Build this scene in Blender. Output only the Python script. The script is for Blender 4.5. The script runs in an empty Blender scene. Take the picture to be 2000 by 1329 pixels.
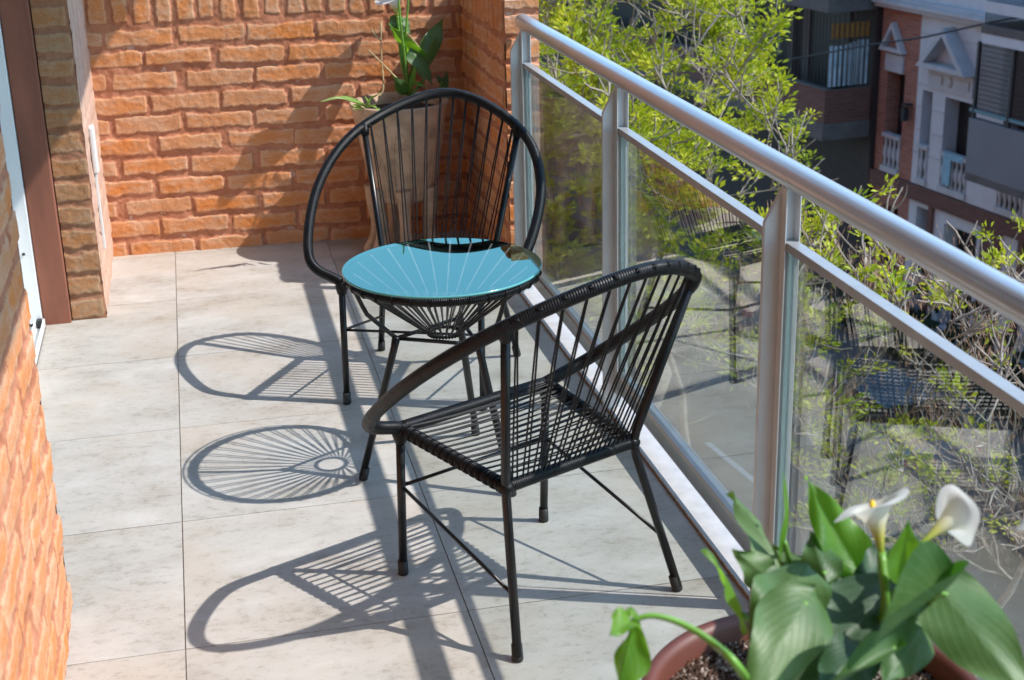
import bpy, math, random
import numpy as np
from mathutils import Vector, Matrix, Euler

random.seed(7)
rs = np.random.RandomState(11)
scn = bpy.context.scene
col = scn.collection

# ---------------------------------------------------------------- camera
cam_d = bpy.data.cameras.new('camera')
cam = bpy.data.objects.new('camera', cam_d)
col.objects.link(cam)
CP = Vector((0.12544, -5.13185, 1.62865))
CR = Euler((1.22179209, 0.02492340, -0.22101547))
FPX = 2850.05
cam.location = CP
cam.rotation_euler = CR
cam_d.sensor_width = 36.0
cam_d.lens = FPX / 2000 * 36
cam_d.clip_start = 0.05
cam_d.clip_end = 400
cam_d.dof.use_dof = True
cam_d.dof.focus_distance = 3.75
cam_d.dof.aperture_fstop = 7.1
scn.camera = cam

# ---------------------------------------------------------------- light
SUN = Vector((0.789, -0.308, 1.0)).normalized()
el = math.asin(SUN.z)
az = math.atan2(SUN.x, SUN.y)
w = bpy.data.worlds.new("World")
scn.world = w
w.use_nodes = True
wn = w.node_tree
wn.nodes.clear()
sky = wn.nodes.new('ShaderNodeTexSky')
sky.sky_type = 'NISHITA'
sky.sun_disc = False
sky.sun_elevation = el
sky.sun_rotation = az
sky.air_density = 1.0
sky.dust_density = 0.6
bg = wn.nodes.new('ShaderNodeBackground')
bg.inputs['Strength'].default_value = 0.15
wo = wn.nodes.new('ShaderNodeOutputWorld')
tint = wn.nodes.new('ShaderNodeMix'); tint.data_type = 'RGBA'; tint.blend_type = 'MULTIPLY'
tint.inputs[0].default_value = 1.0; tint.inputs[7].default_value = (.84, 1.13, 1.20, 1)
wn.links.new(sky.outputs[0], tint.inputs[6])
wn.links.new(tint.outputs[2], bg.inputs[0])
wn.links.new(bg.outputs[0], wo.inputs[0])
sl = bpy.data.lights.new('sun', 'SUN')
sl.energy = 2.75
sl.angle = math.radians(0.53)
sl.color = (1.0, 0.95, 0.90)
so = bpy.data.objects.new('sun', sl)
col.objects.link(so)
so.location = (8, -4, 12)
so.rotation_euler = SUN.to_track_quat('Z', 'Y').to_euler()
scn.view_settings.view_transform = 'Standard'
scn.view_settings.look = 'None'
scn.view_settings.exposure = 1.08
scn.view_settings.gamma = 1

# ---------------------------------------------------------------- helpers
CM = CR.to_matrix()

def ray(u, v):
    return CM @ Vector(((u - 1000) / FPX, -(v - 664.5) / FPX, -1.0))

def at(u, v, x=None, y=None, z=None, d=None):
    """a direction seen from the camera position, cut with a plane of the place"""
    r = ray(u, v)
    if x is not None: t = (x - CP.x) / r.x
    elif y is not None: t = (y - CP.y) / r.y
    elif z is not None: t = (z - CP.z) / r.z
    else: t = d
    return CP + r * t

class MB:
    def __init__(s):
        s.v = []; s.f = []; s.uv = {}; s.att = {}
        s.smooth = True
    def add(s, vs, fs):
        o = len(s.v)
        s.v += [tuple(p) for p in vs]
        s.f += [tuple(i + o for i in f) for f in fs]
        return o
    def box(s, a, b, M=None):
        x0, y0, z0 = a; x1, y1, z1 = b
        vs = [Vector(p) for p in ((x0,y0,z0),(x1,y0,z0),(x1,y1,z0),(x0,y1,z0),(x0,y0,z1),(x1,y0,z1),(x1,y1,z1),(x0,y1,z1))]
        if M: vs = [M @ p for p in vs]
        s.add(vs, [(0,3,2,1),(4,5,6,7),(0,1,5,4),(1,2,6,5),(2,3,7,6),(3,0,4,7)])
        return s
    def tube(s, pts, r, seg=10, closed=False, cap=True, squash=None):
        pts = [Vector(p) for p in pts]
        n = len(pts)
        rad = r if isinstance(r, (list, tuple)) else [r] * n
        T = []
        for i in range(n):
            if closed: t = pts[(i+1) % n] - pts[i-1]
            else: t = pts[min(i+1, n-1)] - pts[max(i-1, 0)]
            T.append(t.normalized() if t.length > 1e-9 else Vector((0,0,1)))
        up = Vector((0,0,1)) if abs(T[0].z) < .9 else Vector((1,0,0))
        N = (up - T[0]*up.dot(T[0])).normalized()
        base = len(s.v); L = 0
        for i in range(n):
            if i: 
                N = (N - T[i]*N.dot(T[i]))
                N = N.normalized() if N.length > 1e-6 else T[i].orthogonal().normalized()
                L += (pts[i]-pts[i-1]).length
            B = T[i].cross(N)
            for k in range(seg):
                a = 2*math.pi*k/seg
                s.v.append(tuple(pts[i] + (N*math.cos(a) + B*math.sin(a))*rad[i]))
                s.uv[len(s.v)-1] = (L, k/seg)
        m = n if closed else n-1
        for i in range(m):
            j = (i+1) % n
            for k in range(seg):
                k2 = (k+1) % seg
                s.f.append((base+i*seg+k, base+i*seg+k2, base+j*seg+k2, base+j*seg+k))
        if cap and not closed:
            s.f.append(tuple(base+k for k in range(seg))[::-1])
            s.f.append(tuple(base+(n-1)*seg+k for k in range(seg)))
        return s
    def lathe(s, prof, c=(0,0,0), seg=48, wob=0):
        base = len(s.v); n = len(prof)
        for i, (r, z) in enumerate(prof):
            for k in range(seg):
                a = 2*math.pi*k/seg
                rr = r*(1+wob*math.sin(3*a+z*9)*.5)
                s.v.append((c[0]+rr*math.cos(a), c[1]+rr*math.sin(a), c[2]+z))
        for i in range(n-1):
            for k in range(seg):
                k2 = (k+1) % seg
                s.f.append((base+i*seg+k, base+i*seg+k2, base+(i+1)*seg+k2, base+(i+1)*seg+k))
        return s
    def ball(s, c, r, seg=10, rings=7, sc=(1,1,1)):
        c = Vector(c)
        base = len(s.v)
        for i in range(rings+1):
            t = math.pi*i/rings
            for k in range(seg):
                a = 2*math.pi*k/seg
                s.v.append((c.x+r*sc[0]*math.sin(t)*math.cos(a), c.y+r*sc[1]*math.sin(t)*math.sin(a), c.z+r*sc[2]*math.cos(t)))
        for i in range(rings):
            for k in range(seg):
                k2 = (k+1) % seg
                s.f.append((base+i*seg+k, base+(i+1)*seg+k, base+(i+1)*seg+k2, base+i*seg+k2))
        return s
    def build(s, name, mat, parent=None, smooth=None, bevel=None):
        me = bpy.data.meshes.new(name)
        me.from_pydata(s.v, [], s.f)
        me.update()
        if s.uv:
            ul = me.uv_layers.new(name='UVMap')
            li = np.empty(len(me.loops), dtype=np.int32)
            me.loops.foreach_get('vertex_index', li)
            tab = np.zeros((len(s.v), 2), dtype=np.float32)
            for k, q in s.uv.items(): tab[k] = q
            ul.data.foreach_set('uv', tab[li].ravel())
        for k, vals in s.att.items():
            a = me.attributes.new(k, 'FLOAT', 'POINT')
            a.data.foreach_set('value', np.array(vals, dtype=np.float32))
        if (s.smooth if smooth is None else smooth):
            me.polygons.foreach_set('use_smooth', [True]*len(me.polygons))
        o = bpy.data.objects.new(name, me)
        col.objects.link(o)
        if mat: me.materials.append(mat)
        if parent: o.parent = parent
        if bevel:
            b = o.modifiers.new('bevel', 'BEVEL'); b.width = bevel; b.segments = 2; b.limit_method = 'ANGLE'
        return o

def tag(o, label=None, cat=None, group=None, kind=None):
    if label: o['label'] = label
    if cat: o['category'] = cat
    if group: o['group'] = group
    if kind: o['kind'] = kind
    return o

def empty(name, loc=(0,0,0), rz=0):
    o = bpy.data.objects.new(name, None)
    o.empty_display_size = .1
    col.objects.link(o)
    o.location = loc
    o.rotation_euler = (0, 0, rz)
    return o

def boxes(name, mat, L, parent=None, bevel=None, M=None, each=False):
    if each:
        return [boxes(name, mat, [b], parent, bevel, M) for b in L][0]
    m = MB()
    for a, b in L: m.box(a, b, M)
    return m.build(name, mat, parent, smooth=False, bevel=bevel)

# ---------------------------------------------------------------- materials
class NT:
    def __init__(s, name):
        s.m = bpy.data.materials.new(name); s.m.use_nodes = True
        s.t = s.m.node_tree; s.t.nodes.clear()
        s.out = s.t.nodes.new('ShaderNodeOutputMaterial')
    def n(s, typ, **kw):
        nd = s.t.nodes.new(typ)
        for k, v in kw.items():
            if k.startswith('i_'):
                key = k[2:].replace('_', ' ')
                nd.inputs[int(key) if key.isdigit() else key].default_value = v
            else: setattr(nd, k, v)
        return nd
    def l(s, a, b): s.t.links.new(a, b)
    def ramp(s, fac, stops):
        r = s.n('ShaderNodeValToRGB')
        e = r.color_ramp.elements
        while len(e) < len(stops): e.new(.5)
        for i, (p, c) in enumerate(stops):
            e[i].position = p; e[i].color = (*c, 1) if len(c) == 3 else c
        s.l(fac, r.inputs[0]); return r.outputs[0]
    def mix(s, fac, a, b, typ='MIX'):
        m = s.n('ShaderNodeMix', data_type='RGBA', blend_type=typ)
        for k, v in ((0, fac), (6, a), (7, b)):
            if isinstance(v, (int, float)): m.inputs[k].default_value = v
            elif isinstance(v, tuple): m.inputs[k].default_value = (*v, 1) if len(v) == 3 else v
            else: s.l(v, m.inputs[k])
        return m.outputs[2]
    def math(s, op, a, b=0.0, c=None):
        m = s.n('ShaderNodeMath', operation=op)
        for k, v in enumerate((a, b) if c is None else (a, b, c)):
            if isinstance(v, (int, float)): m.inputs[k].default_value = v
            else: s.l(v, m.inputs[k])
        return m.outputs[0]
    def noise(s, vec, scale, detail=4, rough=.6, out=0, dist=0):
        nd = s.n('ShaderNodeTexNoise'); nd.inputs['Scale'].default_value = scale
        nd.inputs['Detail'].default_value = detail; nd.inputs['Roughness'].default_value = rough
        nd.inputs['Distortion'].default_value = dist
        if vec is not None: s.l(vec, nd.inputs['Vector'])
        return nd.outputs[out]
    def coord(s, kind='Object', scale=(1,1,1)):
        tc = s.n('ShaderNodeTexCoord')
        mp = s.n('ShaderNodeMapping'); mp.inputs['Scale'].default_value = scale
        s.l(tc.outputs[kind], mp.inputs[0]); return mp.outputs[0]
    def attr(s, name):
        return s.n('ShaderNodeAttribute', attribute_name=name).outputs['Fac']
    def pbsdf(s, color, rough=.6, metal=0, bump=None, bs=.3, bd=.002, spec=.5, **kw):
        p = s.n('ShaderNodeBsdfPrincipled')
        for key, v in (('Base Color', color), ('Roughness', rough), ('Metallic', metal), ('Specular IOR Level', spec)):
            if isinstance(v, (int, float)): p.inputs[key].default_value = v
            elif isinstance(v, tuple): p.inputs[key].default_value = (*v, 1)
            else: s.l(v, p.inputs[key])
        for k, v in kw.items(): p.inputs[k].default_value = v
        if bump is not None:
            b = s.n('ShaderNodeBump'); b.inputs['Strength'].default_value = bs; b.inputs['Distance'].default_value = bd
            s.l(bump, b.inputs['Height']); s.l(b.outputs[0], p.inputs['Normal'])
        return p
    def done(s, sh):
        s.l(sh.outputs[0] if hasattr(sh, 'outputs') else sh, s.out.inputs[0]); return s.m

def simple(name, c, rough=.6, metal=0, nscale=20, var=.25, bump=.15, bd=.002, spec=.5, coord='Object', stretch=(1,1,1)):
    t = NT(name); v = t.coord(coord, stretch)
    n = t.noise(v, nscale, 5)
    d = tuple(x*(1-var) for x in c); u = tuple(min(1, x*(1+var)) for x in c)
    cc = t.ramp(n, [(.3, d), (.7, u)])
    return t.done(t.pbsdf(cc, rough, metal, n, bump, bd, spec))

# brick wall built as relief; 'mask' = brick face, 'tint' = per brick
def mat_brick(name, mort=((.37,.13,.064),(.55,.24,.14)), b1=(.66,.23,.065), b2=(.61,.28,.135), wash=(.66,.40,.26)):
    t = NT(name); v = t.coord()
    big = t.noise(v, 9, 4); mid = t.noise(v, 30, 6, .65); fine = t.noise(v, 180, 5, .7)
    vs = t.coord('Object', (1, 1, 3.5)); st = t.noise(vs, 16, 5, .65, dist=.6)
    m = t.ramp(t.math('ADD', t.math('MULTIPLY', mid, .5), t.math('MULTIPLY', big, .5)), [(.36, mort[0]), (.62, mort[1])])
    bc = t.mix(t.attr('tint'), b1, b2)
    rim = t.math('MULTIPLY', t.math('SUBTRACT', 1.0, t.attr('core')), t.ramp(big, [(.35, (.05,.05,.05)), (.6, (.7,.7,.7))]))
    bc = t.mix(rim, bc, wash)
    wm = t.ramp(t.math('ADD', t.math('MULTIPLY', st, .6), t.math('MULTIPLY', big, .5)), [(.53, (0,0,0)), (.66, (1,1,1))])
    bc = t.mix(t.math('MULTIPLY', wm, .6), bc, wash)
    dk = t.ramp(fine, [(.34, (.82,.76,.70)), (.52, (1,1,1))])
    bc = t.mix(1.0, bc, dk, 'MULTIPLY')
    ms = t.ramp(t.math('ADD', t.attr('mask'), t.math('MULTIPLY', t.math('SUBTRACT', mid, .5), 1.3)), [(.35, (0,0,0)), (.75, (1,1,1))])
    c = t.mix(ms, m, bc)
    # small dark pits
    vo = t.n('ShaderNodeTexVoronoi'); vo.inputs['Scale'].default_value = 38; t.l(v, vo.inputs['Vector'])
    pit = t.ramp(vo.outputs['Distance'], [(.035, (.25,.18,.13)), (.075, (1,1,1))])
    c = t.mix(1.0, c, pit, 'MULTIPLY')
    h = t.math('ADD', t.math('MULTIPLY', fine, .5), t.math('MULTIPLY', mid, 1.0))
    return t.done(t.pbsdf(c, .92, 0, h, .55, .004, .2))

M_BRICK = mat_brick('brick')
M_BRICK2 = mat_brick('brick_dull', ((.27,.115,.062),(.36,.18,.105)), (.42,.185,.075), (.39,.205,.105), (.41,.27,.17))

def mat_tile():
    t = NT('floor_tile')
    tc = t.n('ShaderNodeTexCoord')
    rnd = t.n('ShaderNodeAttribute', attribute_name='tid').outputs['Fac']
    off = t.n('ShaderNodeCombineXYZ'); t.l(t.math('MULTIPLY', rnd, 37.0), off.inputs[0]); t.l(t.math('MULTIPLY', rnd, 91.0), off.inputs[1])
    ad = t.n('ShaderNodeVectorMath', operation='ADD'); t.l(tc.outputs['Object'], ad.inputs[0]); t.l(off.outputs[0], ad.inputs[1])
    mp = t.n('ShaderNodeMapping'); mp.inputs['Scale'].default_value = (1, 1.6, 1); t.l(ad.outputs[0], mp.inputs[0])
    a = t.noise(mp.outputs[0], 3.6, 7, .66, dist=.15)
    b = t.noise(mp.outputs[0], 30, 8, .8, dist=.1)
    d = t.noise(ad.outputs[0], 120, 4, .7)
    warm = t.noise(ad.outputs[0], 1.9, 3)
    c = t.ramp(a, [(.30, (.36,.332,.296)), (.46, (.435,.415,.386)), (.60, (.485,.468,.442)), (.72, (.55,.537,.515))])
    c = t.mix(t.ramp(warm, [(.45, (0,0,0)), (.70, (.6,.6,.6))]), c, (.46,.39,.32))
    sp = t.ramp(t.math('MULTIPLY', b, t.math('ADD', t.math('MULTIPLY', a, .6), .7)), [(.36, (.70,.67,.62)), (.48, (1,1,1))])
    c = t.mix(.8, c, sp, 'MULTIPLY')
    sp2 = t.ramp(d, [(.27, (.74,.72,.70)), (.42, (1,1,1))])
    c = t.mix(.7, c, sp2, 'MULTIPLY')
    pits = t.n('ShaderNodeTexVoronoi'); pits.inputs['Scale'].default_value = 9; t.l(ad.outputs[0], pits.inputs['Vector'])
    pm = t.ramp(pits.outputs['Distance'], [(.012, (.4,.33,.28)), (.03, (1,1,1))])
    c = t.mix(.8, c, pm, 'MULTIPLY')
    tv = t.ramp(rnd, [(0, (.93,.92,.90)), (1, (1.0,1.0,1.0))])
    c = t.mix(1.0, c, tv, 'MULTIPLY')
    return t.done(t.pbsdf(c, t.ramp(b, [(.3, (.5,.5,.5)), (.7, (.72,.72,.72))]), 0, b, .12, .0015, .35))
M_TILE = mat_tile()
M_GROUT = simple('grout', (.33,.27,.22), .95, nscale=60)
M_KERB = simple('white_sill', (.43,.42,.42), .6, nscale=22, var=.12, bump=.15)
M_ALU = simple('aluminium', (.60,.62,.65), .30, .62, nscale=8, var=.05, bump=.02)
M_ALUP = simple('painted_aluminium', (.58,.59,.60), .38, .15, nscale=12, var=.06, bump=.02)
M_CHAN = simple('channel_aluminium', (.34,.36,.37), .28, .7, nscale=8, var=.08, bump=.02)
M_MID = simple('rail_bar_aluminium', (.37,.38,.395), .35, .3, nscale=14, var=.08, bump=.03)
M_WHITE = simple('white_metal', (.72,.74,.74), .35, .1, nscale=10, var=.04, bump=.02)
M_PLASTER = simple('pink_plaster', (.54,.34,.25), .9, nscale=14, var=.18, bump=.4, stretch=(1,1,.35))
M_RED = simple('red_brown_render', (.235,.085,.05), .8, nscale=11, var=.25, bump=.3, stretch=(1,1,.2))
M_CEIL = simple('ceiling_plaster', (.36,.31,.28), .9, nscale=6, var=.06)
M_BLACK = simple('black_plastic', (.02,.02,.022), .45, nscale=30, var=.3)

def mat_wrap():
    t = NT('black_pvc_cord')
    uv = t.n('ShaderNodeUVMap').outputs[0]
    sep = t.n('ShaderNodeSeparateXYZ'); t.l(uv, sep.inputs[0])
    ph = t.math('ADD', t.math('MULTIPLY', sep.outputs[0], 2*math.pi/.0052), t.math('MULTIPLY', sep.outputs[1], 2*math.pi))
    s = t.math('ABSOLUTE', t.math('SINE', t.math('MULTIPLY', ph, .5)))
    v = t.coord(); n = t.noise(v, 45, 4)
    c = t.ramp(n, [(.3, (.003,.003,.0033)), (.75, (.009,.0086,.009))])
    return t.done(t.pbsdf(c, t.ramp(n, [(.3, (.30,.30,.30)), (.7, (.5,.5,.5))]), 0, s, .55, .0014, .28))
M_WRAP = mat_wrap()
M_CORD = simple('black_cord', (.006,.0056,.006), .42, nscale=90, var=.4, bump=.5, bd=.001, spec=.28)
M_TUBE = simple('black_enamel', (.009,.009,.010), .30, nscale=25, var=.3, bump=.12, bd=.001, spec=.4)
M_CAP = simple('rubber_cap', (.02,.02,.02), .6, nscale=60, var=.3)

def glassmix(name, tint, gl_tint, ior=1.5, facing=None):
    t = NT(name)
    tr = t.n('ShaderNodeBsdfTransparent'); tr.inputs[0].default_value = (*tint, 1)
    gl = t.n('ShaderNodeBsdfGlossy'); gl.inputs[0].default_value = (*gl_tint, 1); gl.inputs['Roughness'].default_value = 0.004
    geo = t.n('ShaderNodeNewGeometry')
    mx = t.n('ShaderNodeMixShader')
    if facing is None:
        fr = t.n('ShaderNodeFresnel')
        i = t.math('ADD', t.math('MULTIPLY', geo.outputs['Backfacing'], 1/ior-ior), ior)
        t.l(i, fr.inputs['IOR']); t.l(t.math('MINIMUM', t.math('MULTIPLY', fr.outputs[0], 1.75), 1.0), mx.inputs[0])
    else:
        lw = t.n('ShaderNodeLayerWeight'); lw.inputs[0].default_value = .5
        t.l(t.ramp(lw.outputs['Facing'], facing), mx.inputs[0])
    t.l(tr.outputs[0], mx.inputs[1]); t.l(gl.outputs[0], mx.inputs[2])
    return t.done(mx)
M_GLASS = glassmix('railing_glass', (.93,.965,.95), (1,1,1), 1.6)
M_GEDGE = simple('glass_edge', (.50,.62,.60), .2, nscale=5, var=.05, bump=0)
# mirror-tinted table glass: lets steep sunlight through, mirrors at a low angle
M_TGLASS = glassmix('mirror_tinted_table_glass', (.93,.955,.96), (.265,.445,.375), 1.5,
                    [(.25, (.05,)*3), (.42, (.28,)*3), (.66, (.92,)*3)])
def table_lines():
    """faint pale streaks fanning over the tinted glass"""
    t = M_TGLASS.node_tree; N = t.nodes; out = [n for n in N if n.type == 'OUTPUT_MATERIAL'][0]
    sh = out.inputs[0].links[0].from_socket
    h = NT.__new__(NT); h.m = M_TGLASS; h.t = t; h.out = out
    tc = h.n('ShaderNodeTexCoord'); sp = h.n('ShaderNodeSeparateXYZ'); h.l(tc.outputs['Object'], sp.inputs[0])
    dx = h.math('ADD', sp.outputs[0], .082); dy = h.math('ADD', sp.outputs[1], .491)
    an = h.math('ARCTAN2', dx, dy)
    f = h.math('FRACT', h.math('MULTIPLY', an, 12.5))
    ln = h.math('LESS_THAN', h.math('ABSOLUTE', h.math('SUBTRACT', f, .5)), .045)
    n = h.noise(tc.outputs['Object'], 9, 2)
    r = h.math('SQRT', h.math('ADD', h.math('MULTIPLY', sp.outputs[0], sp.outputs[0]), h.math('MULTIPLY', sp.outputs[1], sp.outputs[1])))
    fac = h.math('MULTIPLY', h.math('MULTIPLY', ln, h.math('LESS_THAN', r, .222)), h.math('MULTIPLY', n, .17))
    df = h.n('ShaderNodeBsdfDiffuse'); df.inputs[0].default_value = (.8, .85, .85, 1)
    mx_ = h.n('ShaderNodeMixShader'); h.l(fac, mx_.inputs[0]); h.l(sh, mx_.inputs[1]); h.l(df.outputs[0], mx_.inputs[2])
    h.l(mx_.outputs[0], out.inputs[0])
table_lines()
M_TEDGE = simple('green_glass_edge', (.10,.34,.34), .15, nscale=5, var=.05, bump=0)

def mat_leaf(name, c1, c2, trans=(.3,.5,.05), tf=.35, rough=.42, vein=(.30,.40,.25), vs=8.0, vamt=.20):
    t = NT(name)
    uv = t.n('ShaderNodeUVMap').outputs[0]
    sep = t.n('ShaderNodeSeparateXYZ'); t.l(uv, sep.inputs[0])
    U, V = sep.outputs[0], sep.outputs[1]
    av = t.math('ABSOLUTE', V)
    ph = t.math('SUBTRACT', t.math('MULTIPLY', U, vs), t.math('MULTIPLY', av, vs*.55))
    sv = t.math('POWER', t.math('ABSOLUTE', t.math('SINE', t.math('MULTIPLY', ph, math.pi))), 10.0)
    sv = t.math('SUBTRACT', 1.0, t.math('ABSOLUTE', t.math('SINE', t.math('MULTIPLY', ph, math.pi))))
    sv = t.math('POWER', sv, 4.0)
    mid = t.ramp(av, [(.0, (1,1,1)), (.06, (0,0,0))])
    n = t.noise(t.coord(), 14, 4)
    c = t.ramp(n, [(.3, c1), (.7, c2)])
    c = t.mix(t.math('MULTIPLY', t.math('MAXIMUM', t.math('MULTIPLY', sv, .45), mid), vamt), c, vein)
    p = t.pbsdf(c, rough, 0, t.math('ADD', t.math('MULTIPLY', sv, .5), t.math('MULTIPLY', n, 2.0)), .16, .004, .5)
    tl = t.n('ShaderNodeBsdfTranslucent'); tl.inputs[0].default_value = (*trans, 1)
    mx = t.n('ShaderNodeMixShader'); mx.inputs[0].default_value = tf
    t.l(p.outputs[0], mx.inputs[1]); t.l(tl.outputs[0], mx.inputs[2])
    return t.done(mx)
M_CALLA = mat_leaf('calla_leaf', (.035,.095,.028), (.095,.18,.060), (.10,.32,.02), .28, rough=.46)
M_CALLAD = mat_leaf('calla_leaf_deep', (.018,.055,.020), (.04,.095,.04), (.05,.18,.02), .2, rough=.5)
M_SAGE = mat_leaf('calla_leaf_sage', (.050,.125,.030), (.125,.21,.070), (.12,.32,.03), .28, rough=.48)
M_CALLA2 = mat_leaf('calla_leaf_young', (.06,.19,.015), (.13,.30,.03), (.26,.56,.02), .45)
M_SPIDER = mat_leaf('striped_leaf', (.15,.30,.04), (.22,.38,.06), (.4,.6,.1), .4, vein=(.75,.78,.5), vs=2, vamt=1)

# ================================================================= SETTING
# --- balcony floor: one sheet of square tiles with thin open joints over the grout
m = MB(); tid = []
G = .0014
xs = [-1.8 + .6*i for i in range(6)]          # ... 0, .6, 1.2
k = 0
for i in range(len(xs)-1):
    for j in range(-10, 3):
        x0, x1, y0, y1 = xs[i]+G, xs[i+1]-G, j*.6+G, (j+1)*.6-G
        r = random.random()
        dz = random.uniform(-.0004, .0004)
        m.add([(x0,y0,dz),(x1,y0,dz),(x1,y1,dz),(x0,y1,dz),(x0,y0,-.004),(x1,y0,-.004),(x1,y1,-.004),(x0,y1,-.004)],
              [(0,1,2,3),(4,5,1,0),(5,6,2,1),(6,7,3,2),(7,4,0,3)])
        tid += [r]*8
m.att['tid'] = tid
tag(m.build('floor', M_TILE, smooth=False), kind='structure')
tag(boxes('floor_base', M_GROUT, [((-1.9,-6.3,-.22),(1.2,1.9,-.003))]), kind='structure')
tag(boxes('kerb', M_KERB, [((1.2035,-6.3,-.22),(1.34,-.2101,.004))]), kind='structure')
tag(boxes('kerb_joint', simple('worn_joint', (.44,.30,.21), .95, nscale=30, var=.5), [((1.2010,-6.0,-.05),(1.2037,-.2101,.0055))]), kind='structure')
tag(boxes('ceiling', M_CEIL, [((-1.9,-6.3,2.5),(1.155,.66,2.68))]), kind='structure')

# --- brick relief walls
def vnoise(x, y, sc, seed):
    r = np.random.RandomState(seed); T = r.rand(64, 64)
    X = x*sc; Y = y*sc
    xi = np.floor(X).astype(int); yi = np.floor(Y).astype(int)
    fx = X-xi; fy = Y-yi; fx = fx*fx*(3-2*fx); fy = fy*fy*(3-2*fy)
    a = T[xi % 64, yi % 64]; b = T[(xi+1) % 64, yi % 64]; c = T[xi % 64, (yi+1) % 64]; d = T[(xi+1) % 64, (yi+1) % 64]
    return (a*(1-fx)+b*fx)*(1-fy)+(c*(1-fx)+d*fx)*fy - .5
def fbm(x, y, sc, seed, o=4):
    s = 0; a = 1
    for i in range(o): s = s+a*vnoise(x+i*.37, y+i*.61, sc*2**i, seed+i); a *= .55
    return s
def relief(name, mat, P0, U, V, N, w, h, bricks, res=.004, depth=.0058, parent=None, jag=.0075, curve=None):
    """bricks: list of (u0,v0,u1,v1). A relief sheet on the plane P0 + U*u + V*v, raised along N."""
    nu, nv = max(2, int(w/res)), max(2, int(h/res))
    u, v = np.meshgrid(np.linspace(0, w, nu+1), np.linspace(0, h, nv+1), indexing='ij')
    sd = hash(name) if False else sum(map(ord, name))*7 % 1000
    wu = u+fbm(u, v, 22, sd, 3)*jag*1.3; wv = v+fbm(u, v, 25, sd+50, 3)*jag*1.3
    mask = np.zeros_like(u); core = np.zeros_like(u); tint = np.full_like(u, .5); hh = np.zeros_like(u)
    rr = np.random.RandomState(sd)
    for (a, b, c, d) in bricks:
        i0, i1 = np.searchsorted(np.linspace(0, w, nu+1), [a-.03, c+.03]); j0, j1 = np.searchsorted(np.linspace(0, h, nv+1), [b-.03, d+.03])
        if i1 <= i0 or j1 <= j0: continue
        sl_ = (slice(i0, i1), slice(j0, j1))
        cx, cy = (a+c)/2, (b+d)/2
        ang = rr.uniform(-.012, .012)
        X = (wu[sl_]-cx)+(wv[sl_]-cy)*ang; Y = (wv[sl_]-cy)-(wu[sl_]-cx)*ang
        rc = .004
        qx = np.abs(X)-((c-a)/2-rc); qy = np.abs(Y)-((d-b)/2-rc)
        dist = np.hypot(np.maximum(qx, 0), np.maximum(qy, 0))+np.minimum(np.maximum(qx, qy), 0)-rc
        k = np.clip(.5-dist/.0034, 0, 1); k = k*k*(3-2*k)
        dep = depth*rr.uniform(.55, 1.25)
        tl = rr.uniform(-.03, .03)*Y
        mm = k > mask[sl_]
        tt = rr.rand()
        t_ = tint[sl_]; t_[mm] = tt
        hl = hh[sl_]; nh = k*(dep+tl); hl[mm] = np.maximum(hl, nh)[mm]
        mk = mask[sl_]; mk[mm] = k[mm]
        co = core[sl_]; co[mm] = np.clip((-dist-.004)/.014, 0, 1)[mm]
    hh = hh+fbm(u, v, 14, sd+9, 4)*.0065*(1-mask*.6)+fbm(u, v, 70, sd+19, 3)*.0018
    if curve is not None: hh = hh+curve(u, v)
    edge = np.minimum(np.minimum(u, w-u), np.minimum(v, h-v))
    P0 = np.array(P0, float); U = np.array(U, float); V = np.array(V, float); N = np.array(N, float)
    P = P0+u[..., None]*U+v[..., None]*V+hh[..., None]*N
    me = bpy.data.meshes.new(name)
    idx = np.arange((nu+1)*(nv+1)).reshape(nu+1, nv+1)
    F = np.stack([idx[:-1, :-1], idx[1:, :-1], idx[1:, 1:], idx[:-1, 1:]], -1).reshape(-1, 4)
    if np.dot(np.cross(U, V), N) < 0: F = F[:, ::-1]
    me.vertices.add(P.size//3); me.vertices.foreach_set('co', P.reshape(-1).astype(np.float32))
    me.loops.add(F.size); me.loops.foreach_set('vertex_index', F.reshape(-1).astype(np.int32))
    me.polygons.add(len(F)); me.polygons.foreach_set('loop_start', (np.arange(len(F))*4).astype(np.int32))
    me.update(calc_edges=True); me.validate()
    me.polygons.foreach_set('use_smooth', [True]*len(me.polygons))
    for nm, arr in (('mask', mask), ('tint', tint), ('core', core)):
        a = me.attributes.new(nm, 'FLOAT', 'POINT'); a.data.foreach_set('value', arr.reshape(-1).astype(np.float32))
    me.materials.append(mat)
    o = bpy.data.objects.new(name, me); col.objects.link(o)
    if parent: o.parent = parent
    return o

def courses(w, z0, z1, pitch, bh, bl, bp, off0, seed, v0=0.0):
    r = random.Random(seed); L = []
    k = 0; z = z1
    while z > z0-.04:
        off = off0+(.5*bp if k % 2 else 0)+r.uniform(-.012, .012)
        u = off-3*bp
        while u < w+bl:
            a = u+r.uniform(-.006, .006); b = a+bl+r.uniform(-.01, .008)
            t = z-(pitch-bh)+r.uniform(-.004, .004)
            L.append((a, t-bh+r.uniform(-.006, .004), b, t))
            u += bp
        z -= pitch; k += 1
    return L
def soldier(w, z0, z1, pitch, bw, off, seed):
    r = random.Random(seed); L = []; u = off-2*pitch
    while u < w+pitch:
        a = u+r.uniform(-.005, .005); L.append((a, z0+r.uniform(-.004, .008), a+bw+r.uniform(-.006, .006), z1+.05)); u += pitch
    return L

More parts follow.
